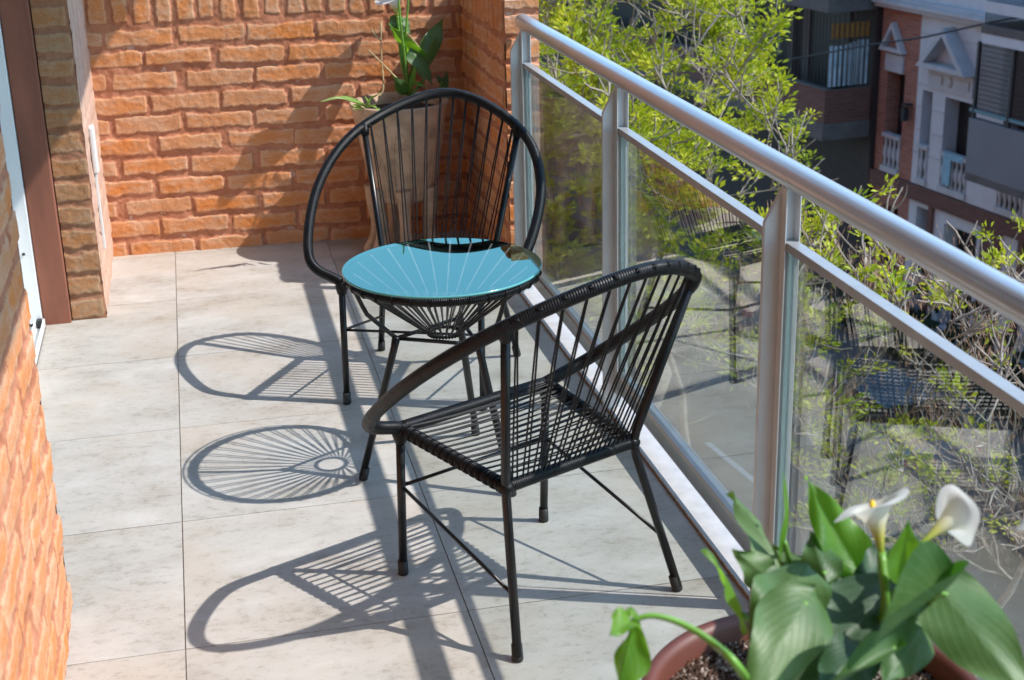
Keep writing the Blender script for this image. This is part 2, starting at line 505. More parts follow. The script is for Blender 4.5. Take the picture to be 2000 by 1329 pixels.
# back wall (slightly skewed to the balcony)
WP = Vector((-.24, .648, 0)); WQ = Vector((1.19, .598, 0)); WU = (WQ-WP).normalized(); WL = (WQ-WP).length
WN = Vector((WU.y, -WU.x, 0))
bw = empty('balcony_wall', ((WP+WQ)/2))
bw_inv = -((WP+WQ)/2)
tag(bw, 'orange brick wall closing the far end of the balcony, behind the tall planter', 'wall')
br = courses(WL, 0.0, .903, .0828, .0570, .246, .268, .075, 3)+soldier(WL, .905, 1.02, .0812, .057, .02, 5)
relief('brick_face', M_BRICK, tuple(WP+bw_inv), WU, (0,0,1), WN, WL, 1.03, br, parent=bw)
m = MB(); q = WN*-.012
a, b = WP+bw_inv, WQ+bw_inv
m.add([a+WN*-.004, b+WN*-.004, b+WN*-.16, a+WN*-.16], [(0,1,2,3)])
m.v = [(x, y, -.2) for x, y, z in m.v]+[(x, y, 1.028) for x, y, z in m.v]
m.f = [(0,3,2,1),(4,5,6,7),(0,1,5,4),(1,2,6,5),(2,3,7,6),(3,0,4,7)]
m.build('wall_core', M_PLASTER, bw, smooth=False)

# right parapet with its pier end
pw = empty('brick_parapet', (1.245, .2, 0))
tag(pw, 'low orange brick parapet with a rough pier end where the handrail stops', 'parapet')
o = Vector((-1.245, -.2, 0))
LP = .80
br = courses(LP, 0, .903, .0828, .0570, .246, .268, .05, 13)+soldier(LP, .905, 1.02, .0812, .057, .02, 15)
relief('brick_face', M_BRICK, tuple(Vector((1.19, -.21, 0))+o), (0,1,0), (0,0,1), (-1,0,0), LP, 1.02, br, parent=pw)
br = [(-.05, .903-.0828*k+.004, .135+.0*k, .903-.0828*k+.066) for k in range(-1, 11)]
br = [(a+random.uniform(-.01,.01), b, c+random.uniform(-.008,.004), d) for a, b, c, d in br]
relief('pier_face', M_BRICK, tuple(Vector((1.188, -.212, 0))+o), (1,0,0), (0,0,1), (0,-1,0), .118, 1.02, br, parent=pw, jag=.01, res=.003)
boxes('parapet_core', M_PLASTER, [((1.1945-1.245, -.2085-.2, -.2), (1.304-1.245, .72-.2, 1.016))], pw)

# left pilaster
pl = empty('brick_pilaster', (-.3, .26, 0))
tag(pl, 'tall narrow brick pilaster beside the sliding door, with a pale pink plastered side', 'pilaster')
o = Vector((.3, -.26, 0))
br = [(-.05+random.uniform(-.01,.01), .083*k+.008, .108+random.uniform(-.006,.006), .083*k+.068) for k in range(0, 31)]
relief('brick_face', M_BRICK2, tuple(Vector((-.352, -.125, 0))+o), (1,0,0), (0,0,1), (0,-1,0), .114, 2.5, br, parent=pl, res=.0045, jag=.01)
relief('plaster_side', M_PLASTER, tuple(Vector((-.240, -.125, 0))+o), (0,1,0), (0,0,1), (1,0,0), .80, 2.5,
       courses(.8, 0, 2.5, .0828, .057, .243, .268, .1, 23), parent=pl, res=.006, depth=.003)
boxes('pilaster_core', M_PLASTER, [((-.352+.3, -.12-.26, -.2), (-.2435+.3, .70-.26, 2.5))], pl)
# cable trunking and switch box on the pilaster's side
cb = empty('cable_trunking', (-.235, .12, .3))
tag(cb, 'white plastic socket cover with a trunking strip running down, on the plastered pilaster side', 'cable cover')
m = MB()
ys = .12
m.box((-.003, -.028, .16), (.016, .028, .325))
m.build('socket_cover', M_WHITE, cb, smooth=False, bevel=.006)
boxes('trunking_strip', M_WHITE, [((-.003, -.008, -.12), (.007, .008, .158))], cb, bevel=.002)

# red-brown reveal and sliding door
dr = empty('sliding_door', (-.47, -1.1, 0))
tag(dr, 'white aluminium sliding door with a floor track and a red-brown rendered reveal', 'door')
o = Vector((.47, 1.1, 0))
def ob(L): return [(Vector(a)+o, Vector(b)+o) for a, b in L]
boxes('door_reveal', M_RED, ob([((-.447, -.152, -.01), (-.356, .0, 2.5))]), dr, bevel=.004)
boxes('door_frame', M_WHITE, ob([((-.53, -.168, .012), (-.449, -.10, 2.3)), ((-.53,-2.1,2.22),(-.449,-.17,2.3))]), dr, bevel=.003, each=True)
boxes('floor_track', M_WHITE, ob([((-.50, -2.14, -.002), (-.493, -.17, .03)), ((-.475, -2.14, -.002), (-.468, -.17, .026)), ((-.446, -2.14, -.002), (-.440, -.17, .03)), ((-.50, -2.14, -.002), (-.44, -.17, .006))]), dr, each=True)
boxes('track_stop', M_BLACK, ob([((-.466, -.20, .006), (-.448, -.172, .034))]), dr, bevel=.003)
f = boxes('door_leaf', M_WHITE, ob([((-.520,-1.2,.03),(-.497,-1.14,2.21)), ((-.520,-.23,.03),(-.497,-.17,2.21)), ((-.520,-1.14,.03),(-.497,-.23,.10)), ((-.520,-1.14,2.14),(-.497,-.23,2.21))]), dr, bevel=.002)
boxes('door_glass', M_GLASS, ob([((-.511,-1.14,.10),(-.506,-.23,2.14))]), f)
m = MB(); p = at(46, 497, y=-.168)+o; m.ball(p, .0055); m.build('frame_screw', M_BLACK, dr)
boxes('room_wall', simple('room_plaster', (.4,.38,.35), .9), ob([((-1.9,-2.2,0),(-1.86,0,2.5)), ((-.53,-.1,2.3),(-.36,-.02,2.5)), ((-.9,-2.14,2.3),(-.36,-.17,2.5)), ((-1.9,.0,0),(-.36,.05,2.5))]), dr, each=True)

# near left wall
nw = empty('balcony_wall', (-.5, -3.8, 0))
tag(nw, 'sunlit orange brick wall running past the left edge, nearest the camera', 'wall')
o = Vector((.5, 3.8, 0))
def cv(u, v): return np.where(u > 3.30, -(u-3.30)*.3, 0)
br = courses(3.35, 0, 2.5, .0828, .057, .243, .268, .1, 33)
relief('brick_face', M_BRICK, tuple(Vector((-.243, -5.5, 0))+o), (0,1,0), (0,0,1), (1,0,0), 3.32, 2.5, br, parent=nw, res=.0065, depth=.006)
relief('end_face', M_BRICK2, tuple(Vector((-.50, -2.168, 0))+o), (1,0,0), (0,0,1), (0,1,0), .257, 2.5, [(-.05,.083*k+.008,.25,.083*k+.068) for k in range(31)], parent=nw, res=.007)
boxes('wall_core', M_PLASTER, [((-.9+.5, -5.5+3.8, -.2), (-.2455+.5, -2.172+3.8, 2.5))], nw)

ew = empty('balcony_wall', (.4, -6.2, 0))  # unseen wall, added to block ambient light coming from behind the camera
tag(ew, 'unseen plaster wall behind the camera, added to cut the light on the back wall', 'wall')
boxes('added_end_wall', M_CEIL, [((-1.2, -.1, -.2), (.95, .1, 2.5))], ew)
# ================================================================= RAILING
POSTS = [-.275, -1.40, -2.545, -3.69, -4.83]
rl = empty('balcony_railing', (1.24, -2.5, 0))
tag(rl, 'grey aluminium balcony railing with a round handrail and clear glass panels', 'railing')
o = Vector((-1.24, 2.5, 0))
m = MB()
pts = [Vector((1.24, y, .953))+o for y in np.linspace(-6.09, -.252, 12)]
m.tube(pts+[pts[-1]+Vector((0,.012,0)), pts[-1]+Vector((0,.018,0))], [.0262]*12+[.024, .014], seg=32)
m.build('handrail', M_ALU, rl)
for py in POSTS:
    m = MB()
    prof = [(1.191, 0), (1.254, 0), (1.254, .930), (1.230, .932), (1.191, .858)]
    y0, y1 = py-.006, py+.006
    m.add([(x, y0, z) for x, z in prof]+[(x, y1, z) for x, z in prof],
          [(0,1,2,3,4), (9,8,7,6,5)]+[(i, (i+5), (i+1) % 5+5, (i+1) % 5) for i in range(5)])
    m.box((1.224, py-.030, 0.05), (1.227, py-.006, .928))
    m.box((1.253, py-.030, 0.05), (1.256, py-.006, .928))
    m.v = [tuple(Vector(v)+o) for v in m.v]
    m.build('post', M_ALUP, rl, smooth=False, bevel=.0012)
for i, py in enumerate(POSTS):
    y1 = py-.007; y0 = (POSTS[i+1] if i+1 < len(POSTS) else -6.09)+.007
    boxes('middle_rail', M_MID, [(Vector((1.2275, y0, .8035))+o, Vector((1.2545, y1, .8215))+o)], rl, bevel=.0015)
    m = MB()
    m.box(Vector((1.2235, y0, .058))+o, Vector((1.262, y1, .120))+o)
    ch = m.build('bottom_channel', M_CHAN, rl, smooth=False, bevel=.012)
    g = boxes('glass_panel', M_GLASS, [(Vector((1.239, y0+.012, .1205))+o, Vector((1.246, y1-.012, .7995))+o)], rl)
    boxes('glass_edge', M_GEDGE, [(Vector((1.2388, y0+.0095, .1205))+o, Vector((1.2462, y0+.0118, .7995))+o), (Vector((1.2388, y1-.0118, .1205))+o, Vector((1.2462, y1-.0095, .7995))+o)], g, each=True)

# ================================================================= CHAIRS
def cr(P, n=10):
    P = [Vector(p) for p in P]; P = [2*P[0]-P[1]]+P+[2*P[-1]-P[-2]]; o = []
    for i in range(1, len(P)-2):
        a, b, c, d = P[i-1:i+3]
        for k in range(n):
            t = k/n; o.append(.5*((2*b)+(c-a)*t+(2*a-5*b+4*c-d)*t*t+(3*b-a-3*c+d)*t**3))
    o.append(P[-2]); return o
FF = (.204, .208); FC = (.203, .190, .367); RF = (.223, -.243); RC = (.171, -.148, .339)
JU = (.241, -.257, .728); TOP = (-.365, .811); WI = (.336, -.079, .592); LO = (.312, .138, .426)
def mx(p, s): return Vector((p[0]*s, p[1], p[2] if len(p) > 2 else 0))
half = [mx(a, 1) for a in (JU, WI, LO, FC)]
HOOP = cr([mx((p.x, p.y, p.z), -1) for p in half[::-1]]+[Vector((0, *TOP))]+half, 14)
iju = 14*3; 
def make_chair(name):
    root = empty(name)
    RW = .0150
    m = MB(); m.tube(HOOP, RW, 14)
    m.build('hoop', M_WRAP, root)
    fl, fr_, bl_, br_ = mx(FC, -1), mx(FC, 1), mx(RC, -1), mx(RC, 1)
    for nm, a, b, r in (('front_bar', fl, fr_, .0150), ('side_bar', fl, bl_, .0125), ('side_bar', fr_, br_, .0125), ('back_bar', bl_, br_, .0135)):
        m = MB(); n = 14
        m.tube([a.lerp(b, i/n) for i in range(n+1)], r, 12); m.build(nm, M_WRAP, root)
    # wrapped knots at the joints
    for s in (-1, 1):
        f = mx(FC, s); j = mx(JU, s); k = mx(RC, s)
        m = MB(); m.tube([f+Vector((0,0,.012)), f+Vector((0,0,.004)), f-Vector((0,0,.014)), f-Vector((0,0,.034))], [.009, .0175, .0185, .0130], 12); m.build('joint_wrapping', M_WRAP, root)
        d = (k-j).normalized()
        m = MB(); m.tube([j-d*.012, j-d*.004, j+d*.014, j+d*.030], [.008, .0162, .0155, .0120], 12); m.build('joint_wrapping', M_WRAP, root)
        m = MB(); m.ball(k, .0170, sc=(1.1, 1.1, .9)); m.build('joint_wrapping', M_WRAP, root)
    for s in (-1, 1):
        a = mx(FC, s); b = mx((*FF, 0), s)
        m = MB(); m.tube([a, b+Vector((0,0,.01))], .0098, 14); lg = m.build('leg', M_TUBE, root)
        m = MB(); m.tube([b+Vector((0,0,.036)), b+Vector((0,0,.004)), b], [.0115, .0122, .0108], 14); m.build('foot_cap', M_CAP, lg)
        j = mx(JU, s); a = mx(RC, s); b = mx((*RF, 0), s)
        dn = (b-a).normalized(); du = (j-a).normalized()
        m = MB(); m.tube([j, a+du*.03, a+du*.008+dn*.006, a+dn*.03, b+Vector((0,0,.01))], .0098, 14); lg = m.build('leg', M_TUBE, root)
        m = MB(); m.tube([b-dn*.036, b-dn*.004, b], [.0115, .0122, .0108], 14); m.build('foot_cap', M_CAP, lg)
    # stretchers
    def lp(a, b, z): t = (a.z-z)/(a.z-b.z); return a.lerp(b, t)
    fA = [lp(mx(FC, s), mx((*FF, 0), s), .226) for s in (-1, 1)]
    rA = [lp(mx(RC, s), mx((*RF, 0), s), .129) for s in (-1, 1)]
    for a, b in ((fA[0], fA[1]), (fA[0], rA[0]), (fA[1], rA[1])):
        m = MB(); m.tube([a, b], .0042, 8); m.build('stretcher', M_TUBE, root)
    # seat cords
    m = MB(); r = random.Random(5); N = 16
    for i in range(N):
        t = .02+(i+.6)/N*.97
        a = fl.lerp(bl_, t); b = fr_.lerp(br_, t)
        for k in (0, 1):
            a2 = fl.lerp(bl_, min(1, t+(k-.5)*.006)); b2 = fr_.lerp(br_, min(1, t+(k-.5)*(.012 if i % 3 else .024)+.006))
            a2 = a2+Vector((0,0,.009)); b2 = b2+Vector((0,0,.009))
            sag = .006+r.uniform(0, .004)
            pts = [a2.lerp(b2, j/6)-Vector((0,0,sag*4*(j/6)*(1-j/6))) for j in range(7)]
            m.tube(pts, .0021, 6, cap=False)
        for P, s in ((a, -1), (b, 1)):     # cord loops over the side bars
            ax = (bl_-fl).normalized() if s < 0 else (br_-fr_).normalized()
            n1 = ax.cross(Vector((0,0,1))).normalized()
            for k in range(2):
                c = P+ax*(k-.5)*.006
                m.tube([c+(n1*math.cos(q)+Vector((0,0,1))*math.sin(q))*.0145 for q in [2*math.pi*j/10 for j in range(10)]], .0024, 5, closed=True)
    m.build('seat_cords', M_CORD, root)
    # back cords, in pairs that part slightly
    m = MB(); n = 12
    arc = HOOP[iju:iju+29]
    for i in range(n):
        t = (i+.5)/n
        f = t*(len(arc)-1); k = int(f); tp = arc[k].lerp(arc[min(k+1, len(arc)-1)], f-k)
        for dlt in (-.20, .20):
            bt = bl_.lerp(br_, min(.985, max(.015, .03+.94*(i+.5+dlt*1.2)/n)))
            ctr = (Vector((0,-.2,.55))-tp).normalized()
            ft = f+dlt*.35; k2 = int(ft); tq = arc[k2].lerp(arc[min(k2+1, len(arc)-1)], ft-k2)
            m.tube([tq+ctr*.004, bt+Vector((0,0,.006))], .0021, 6, cap=False)
            m.tube([tq+(ctr*math.cos(q)+Vector((0,-1,.3)).normalized()*math.sin(q))*.0150 for q in [2*math.pi*j/12 for j in range(12)]], .0012, 5, closed=True)
    m.build('back_cords', M_CORD, root)
    return root
def copy_tree(o, parent=None):
    c = o.copy(); col.objects.link(c)
    if parent: c.parent = parent
    for ch in list(o.children): copy_tree(ch, c)
    return c
ch1 = make_chair('string_chair')
ch2 = copy_tree(ch1)
ch1.location = (.752, -1.038, 0); ch1.rotation_euler = (0, 0, 2.7397)
ch2.location = (.761, -2.307, 0); ch2.rotation_euler = (0, 0, .4316)
tag(ch1, 'round-backed black cord chair facing the camera, behind the blue glass table', 'chair', 'black cord chairs on the balcony')
tag(ch2, 'black cord chair in the foreground seen from behind, turned towards the table', 'chair', 'black cord chairs on the balcony')

# ================================================================= TABLE
tb = empty('side_table', (.694, -1.68, 0))
tag(tb, 'small round black cord side table with a blue mirrored glass top between the chairs', 'table')
ZT = .561
m = MB()
m.lathe([(0, ZT), (.2475, ZT), (.2500, ZT-.0012), (.2500, ZT-.0052), (.2475, ZT-.0062)], seg=96)
n0 = 96
top = MB(); top.lathe([(0.0001, ZT), (.2480, ZT)], seg=96)
tt = top.build('glass_top', M_TGLASS, tb)
m = MB(); m.lathe([(.2481, ZT), (.2502, ZT-.0012), (.2502, ZT-.0052), (.2475, ZT-.0062)], seg=96)
m.build('glass_rim', M_TEDGE, tt)
def circ(r, z, n=64): return [(r*math.cos(2*math.pi*i/n), r*math.sin(2*math.pi*i/n), z) for i in range(n)]
m = MB(); m.tube(circ(.236, ZT-.0185, 96), .0115, 12, closed=True); m.build('rim_ring', M_WRAP, tb)
m = MB(); m.tube(circ(.0405, .384, 32), .0042, 8, closed=True); m.build('bottom_ring', M_WRAP, tb)
m = MB(); n = 32
for i in range(n):
    a0 = 2*math.pi*(i+.5)/n
    for dl in (-.16, .16):
        a = a0+dl*2*math.pi/n*.9
        m.tube([(.231*math.cos(a), .231*math.sin(a), ZT-.027), (.0415*math.cos(a0-dl*.03), .0415*math.sin(a0-dl*.03), .384)], .0020, 6, cap=False)
    c = Vector((.236*math.cos(a0), .236*math.sin(a0), ZT-.0185)); rd = Vector((math.cos(a0), math.sin(a0), 0))
    m.tube([c+(rd*math.cos(q)+Vector((0,0,1))*math.sin(q))*.0125 for q in [2*math.pi*j/10 for j in range(10)]], .0022, 5, closed=True)
    c = Vector((.0405*math.cos(a0), .0405*math.sin(a0), .384))
    m.tube([c+(rd*math.cos(q)+Vector((0,0,1))*math.sin(q))*.0050 for q in [2*math.pi*j/8 for j in range(8)]], .0020, 5, closed=True)
m.build('cord_cone', M_CORD, tb)
J = []
for deg in (180, 62, -58):
    a = math.radians(deg); u = Vector((math.cos(a), math.sin(a), 0))
    j = u*.124+Vector((0,0,.380)); J.append(j)
    foot = u*.232
    m = MB(); m.tube([j+Vector((0,0,.004)), j+(foot-j)*.06, foot+Vector((0,0,.012))], [.0115, .0098, .0098], 12); lg = m.build('leg', M_TUBE, tb)
    m = MB(); d = (j-foot).normalized(); m.tube([foot+d*.034, foot+d*.004, foot], [.0112, .0120, .0105], 12); m.build('foot_cap', M_CAP, lg)
    bend = u*.196+Vector((0,0,.452)); rim = u*.232+Vector((0,0,ZT-.02))
    m = MB(); m.tube(cr([j, j.lerp(bend, .85), bend+(rim-bend)*.12, rim], 5), .0058, 10); m.build('strut', M_TUBE, tb)
m = MB()
for i in range(3): m.tube([J[i], J[(i+1) % 3]], .0055, 8)
m.build('frame_triangle', M_TUBE, tb)

# ================================================================= PLANTS
def leaf_mesh(mb, B, T, N, W, lobes=.28, fold=.25, droop=.15, wav=.05, nu=14, nv=8, seed=0, curl=0, narrow=False):
    """arrow-shaped blade: B = petiole joint, T = tip, N = face normal, W = full width"""
    B, T, N = Vector(B), Vector(T), Vector(N)
    ax = T-B; L = ax.length; ax.normalize()
    N = (N-ax*N.dot(ax)).normalized(); S = ax.cross(N).normalized()
    r = random.Random(seed); ph = r.uniform(0, 6)
    u0 = -lobes
    base = len(mb.v)
    for i in range(nu+1):
        f = i/nu; u = u0+(1-u0)*f
        if narrow: wd = math.sin(math.pi*min(1, max(0, f))**.8)**.8 if 0 < f < 1 else 0
        else:
            wd = (math.sin(math.pi*min(1, f*1.02)**.62) if f < .98 else 0)
            wd = max(wd, 0)
        for j in range(-nv, nv+1):
            s = j/nv
            w_ = W/2*wd*s
            uu = u
            if u < 0 and not narrow:     # sinus: the lobes reach back only away from the midrib
                uu = u*min(1, abs(s)*2.2)
            h = -fold*abs(w_)*(1.0-.3*abs(s)) - droop*L*max(0, uu)**2 + wav*W*math.sin(f*11+ph+s*2)*abs(s)**1.5 - (droop*.6*L*uu*uu if u < 0 else 0)
            h += curl*W*s*s
            p = B+ax*(uu*L)+S*w_+N*h
            mb.v.append(tuple(p)); mb.uv[len(mb.v)-1] = (f, s)
    c = 2*nv+1
    for i in range(nu):
        for j in range(2*nv):
            mb.f.append((base+i*c+j, base+i*c+j+1, base+(i+1)*c+j+1, base+(i+1)*c+j))

def leaf(parent, orig, B, T, N, W, mat=None, stem=None, name='leaf', sr=.0045, **kw):
    m = MB(); o = Vector(orig)
    leaf_mesh(m, Vector(B)-o, Vector(T)-o, N, W, **kw)
    lo = m.build(name, mat or M_CALLA, parent)
    if stem is not None:
        pts = [Vector(p)-o for p in stem]+[Vector(B)-o]
        m = MB(); pts = cr(pts, 6); n = len(pts)
        m.tube(pts, [sr*(1.25-.6*i/n) for i in range(n)], 8); m.build('petiole', M_STEM, lo)
    return lo
M_STEM = simple('green_stem', (.13,.30,.04), .4, nscale=20, var=.3, bump=.1)
M_STEMD = simple('dry_stem', (.42,.33,.17), .8, nscale=60, var=.4, bump=.5)

def mat_spathe():
    t = NT('calla_spathe')
    f = t.attr('g'); n = t.noise(t.coord(), 30, 3)
    c = t.ramp(f, [(0, (.30,.42,.03)), (.28, (.62,.60,.16)), (.55, (.84,.82,.70)), (1, (.88,.87,.85))])
    p = t.pbsdf(c, .45, 0, n, .15, .003, .4)
    tl = t.n('ShaderNodeBsdfTranslucent'); t.l(c, tl.inputs[0])
    mx_ = t.n('ShaderNodeMixShader'); mx_.inputs[0].default_value = .4
    t.l(p.outputs[0], mx_.inputs[1]); t.l(tl.outputs[0], mx_.inputs[2]); return t.done(mx_)
M_SPATHE = mat_spathe()
M_SPADIX = simple('yellow_spadix', (.75,.50,.04), .8, nscale=200, var=.3, bump=.6)
def calla_flower(parent, orig, base, axis, open_dir, L, R, stem, seed=0, sr=.0055):
    """funnel spathe: base point, axis direction, side the lip is drawn out to"""
    o = Vector(orig); base = Vector(base)-o; ax = Vector(axis).normalized()
    od = Vector(open_dir); od = (od-ax*od.dot(ax)).normalized(); sd = ax.cross(od)
    m = MB(); g = []; nu, nv = 16, 32; r = random.Random(seed)
    for i in range(nu+1):
        f = i/nu
        for j in range(nv):
            a = 2*math.pi*j/nv
            lip = .5+.5*math.cos(a)                      # 1 towards the tip side
            rad = R*(.10+.16*f+.74*f**(2.4))*(1+.28*lip**3*f**2)
            h = L*(f*(.86+.0*lip)-.20*lip*f**3+.10*(1-lip)*f)
            roll = max(0, f-.82)/.18
            h -= roll*L*.13*(1+.3*math.sin(3*a+seed)); rad += roll*R*.10
            rad *= 1+.04*math.sin(5*a+seed)*f*f
            m.v.append(tuple(base+ax*h+(od*math.cos(a)+sd*math.sin(a))*rad)); g.append(f)
    for i in range(nu):
        for j in range(nv):
            j2 = (j+1) % nv
            m.f.append((i*nv+j, i*nv+j2, (i+1)*nv+j2, (i+1)*nv+j))
    m.att['g'] = g
    fo = m.build('flower', M_SPATHE, parent)
    m = MB(); m.tube([base+ax*L*.12, base+ax*L*.45+od*.002, base+ax*L*.74+od*.004], [R*.12, R*.14, R*.09], 10); m.build('spadix', M_SPADIX, fo)
    m = MB(); pts = cr([Vector(p)-o for p in stem]+[base+ax*L*.03], 6); m.tube(pts, [sr]*(len(pts)-1)+[R*.15], 10); m.build('flower_stem', M_STEM, fo)
    return fo

# ---- tall clay planter at the back wall
PC = Vector((.895, .375, 0))
M_CLAY = simple('carved_clay', (.50,.345,.235), .9, nscale=12, var=.38, bump=.5, bd=.004)
M_SOIL = simple('dark_soil', (.035,.022,.015), 1, nscale=70, var=.7, bump=1, bd=.01)
tp = empty('tall_planter', PC)
tag(tp, 'tall tan clay planter on curved legs in the far corner, carved with arches', 'planter')
m = MB()
m.lathe([(.0, .235), (.05, .222), (.105, .215), (.118, .235), (.13, .30), (.148, .40), (.166, .49), (.182, .565), (.190, .588), (.186, .596), (.176, .592), (.168, .56), (.150, .48)], seg=72, wob=.012)
m.build('body', M_CLAY, tp)
# raised arches on the belly
m = MB()
for ca in (-100, -55, -145, -10, 170, 40):
    for (hw, z0, zt) in ((20, .24, .44), (12, .24, .50)):
        pts = []
        for q in range(17):
            f = q/16*math.pi; a = math.radians(ca+hw*math.cos(f)); z = z0+(zt-z0)*(math.sin(f)**.6)
            rr_ = np.interp(z, [.215,.235,.30,.40,.49,.565], [.108,.118,.13,.148,.166,.182])*1.002
            pts.append((rr_*math.cos(a), rr_*math.sin(a), z))
        m.tube(pts, .0034, 6)
m.build('carved_arch', M_CLAY, tp)
for deg in (-152, -98, -44, 28, 105, 170):
    a = math.radians(deg); u = Vector((math.cos(a), math.sin(a), 0))
    m = MB()
    pts = cr([u*.118+Vector((0,0,.27)), u*.122+Vector((0,0,.20)), u*.112+Vector((0,0,.12)), u*.122+Vector((0,0,.05)), u*.142+Vector((0,0,.0))], 5)
    m.tube(pts, [.034-.012*math.sin(min(1, i/len(pts)*1.1)*math.pi)*1.0 for i in range(len(pts))], 12)
    m.build('leg', M_CLAY, tp)
m = MB(); 
for i in range(13):
    pass
m.lathe([(.0, .562), (.05, .565), (.10, .560), (.165, .556)], seg=40, wob=.02); m.build('soil', M_SOIL, tp)

# calla in the tall planter
YP = .47
cp = empty('calla_lily', (.86, YP, .56)); cpo = (.86, YP, .56)
tag(cp, 'calla lily with one white bloom and ruffled leaves growing in the tall clay planter', 'plant')
def A(px, py, y=YP): return at(px, py, y=y)
root = A(800, 190, .42)
leaf(cp, cpo, A(830,110,.47), A(872,30,.50), (.35,-.8,.55), .085, M_SAGE, stem=[root, A(830,150)], lobes=.30, fold=.35, wav=.17, seed=2)
leaf(cp, cpo, A(812,112,.44), A(756,54,.42), (-.5,-.6,-.2), .080, M_CALLA2, stem=[root, A(800,150)], fold=.5, wav=.08, seed=3)
leaf(cp, cpo, A(812,110,.42), A(848,162,.38), (.3,-.8,.6), .080, M_SAGE, stem=[root, A(806,150,.42)], fold=.2, wav=.09, lobes=.3, seed=4)
leaf(cp, cpo, A(779,40,.49), A(804,62,.46), (.3,-.9,.35), .075, M_SAGE, stem=[A(800,170), A(786,110)], fold=.5, droop=.3, wav=.08, seed=5)
leaf(cp, cpo, A(779,40,.48), A(762,58,.46), (.1,-.9,.3), .065, M_SAGE, stem=[A(800,170), A(782,100)], fold=.5, seed=6)
leaf(cp, cpo, A(790,178,.36), A(771,152,.3), (-.3,-1,.4), .05, stem=[root], seed=7, fold=.4)
leaf(cp, cpo, A(806,160,.36), A(832,166,.3), (.2,-.5,.8), .022, M_CALLA2, stem=[root], seed=8, narrow=True)
leaf(cp, cpo, A(803,168,.35), A(812,130,.35), (0,-1,.1), .02, M_CALLA2, stem=[root], seed=9, narrow=True)
leaf(cp, cpo, A(868,170,.43), A(874,138,.43), (0,-1,.2), .03, stem=[A(850,188,.43)], seed=10, fold=.4)
leaf(cp, cpo, A(864,160,.43), A(850,146,.43), (0,-1,.2), .025, stem=[A(852,188,.43)], seed=11, fold=.4)
leaf(cp, cpo, A(770,-40,.395), A(757,-95,.41), (.85,-.35,.35), .10, stem=[root, A(784,60,.40), A(778,0,.395)], lobes=.3, fold=.15, wav=.03, droop=.02, seed=13)
# tall leaves rising out of the top of the picture
leaf(cp, cpo, A(800,-25,.455), A(806,-100,.485), (.85,-.35,.35), .125, stem=[root, A(792,100,.44), A(796,20,.45)], lobes=.3, fold=.15, wav=.03, droop=.02, seed=12)
calla_flower(cp, cpo, A(777,34,.48), (-.10,.1,1), (-.8,-.6,0), .115, .062, [root, A(785,120,.45), A(779,60,.47)], seed=1, sr=.007)
m = MB()
for st in ([A(740,190,.38), A(749,170,.39), A(745,110,.42), A(744,38,.44)], [A(781,160,.38), A(752,130,.38), A(720,98,.37)], [A(828,105,.46), A(812,85,.46), A(792,60,.46)], [A(744,80,.43), A(732,68,.43), A(725,56,.43)]):
    pts = [p-Vector(cpo) for p in cr(st, 4)]
    m.tube(pts, [.0040-.0020*i/len(pts)+.0006*math.sin(i*2.4) for i in range(len(pts))], 7)
m.build('dead_stem', M_STEMD, cp)

# spider plant over the rim
spo = at(712, 207, y=.20); sp = empty('spider_plant', spo)
tag(sp, 'small striped spider plant hanging over the left rim of the tall clay planter', 'plant')
def blade(parent, orig, pts, W, mat):
    pts = cr([Vector(p)-Vector(orig) for p in pts], 6); m = MB(); n = len(pts)
    for i, p in enumerate(pts):
        t = (pts[min(i+1, n-1)]-pts[max(i-1, 0)]).normalized()
        s = t.cross(Vector((.1,-.6,.8))).normalized(); nn = s.cross(t)
        w_ = W/2*math.sin(math.pi*(.12+.88*i/(n-1)))**.7 if i < n-1 else .0003
        for k, c in enumerate((-1, -.5, 0, .5, 1)):
            m.v.append(tuple(p+s*w_*c+nn*abs(c)*w_*.5)); m.uv[len(m.v)-1] = (i/n, c)
    for i in range(n-1):
        for k in range(4): m.f.append((i*5+k, i*5+k+1, (i+1)*5+k+1, (i+1)*5+k))
    return m.build('leaf', mat, parent)
for L_ in ([(714,210),(690,200),(660,192),(624,200)], [(715,208),(700,200),(680,192),(664,188)], [(716,212),(724,195),(736,188),(744,180)],
           [(712,214),(700,212),(688,214)], [(722,205),(716,195),(712,188)], [(738,212),(744,222),(752,238)], [(716,212),(728,208),(738,214)], [(708,212),(698,208),(686,206)]):
    blade(sp, spo, [at(a, b, y=.20-.02*i) for i, (a, b) in enumerate(L_)], .014, M_SPIDER)

# ---- foreground terracotta pot
FC_ = Vector((.885, -3.53, 0)); FR = .243; FZ = .46
M_TERRA = simple('terracotta_plastic', (.125,.036,.022), .5, nscale=6, var=.15, bump=.06)
fp = empty('flower_pot', FC_)
tag(fp, 'large round terracotta pot at the bottom right corner, planted with calla lilies', 'pot')
m = MB(); m.lathe([(.0,.0),(.165,.0),(.175,.02),(.222,.40),(.226,.402),(.236,.405),(.243,.43),(.243,.455),(.239,.462),(.226,.462),(.219,.452),(.214,.40),(.205,.35)], seg=96)
m.build('body', M_TERRA, fp)
def mat_soil2():
    t = NT('potting_soil'); v = t.coord()
    vo = t.n('ShaderNodeTexVoronoi'); vo.inputs['Scale'].default_value = 150; t.l(v, vo.inputs['Vector'])
    n = t.noise(v, 60, 6, .7)
    c = t.mix(t.ramp(vo.outputs['Color'], [(.62, (0,0,0)), (.72, (1,1,1))]), t.ramp(n, [(.3, (.02,.012,.008)), (.7, (.13,.07,.045))]), (.34,.27,.22))
    return t.done(t.pbsdf(c, .95, 0, t.math('SUBTRACT', 1.0, vo.outputs['Distance']), 1, .01, .2))
m = MB(); NS = 90
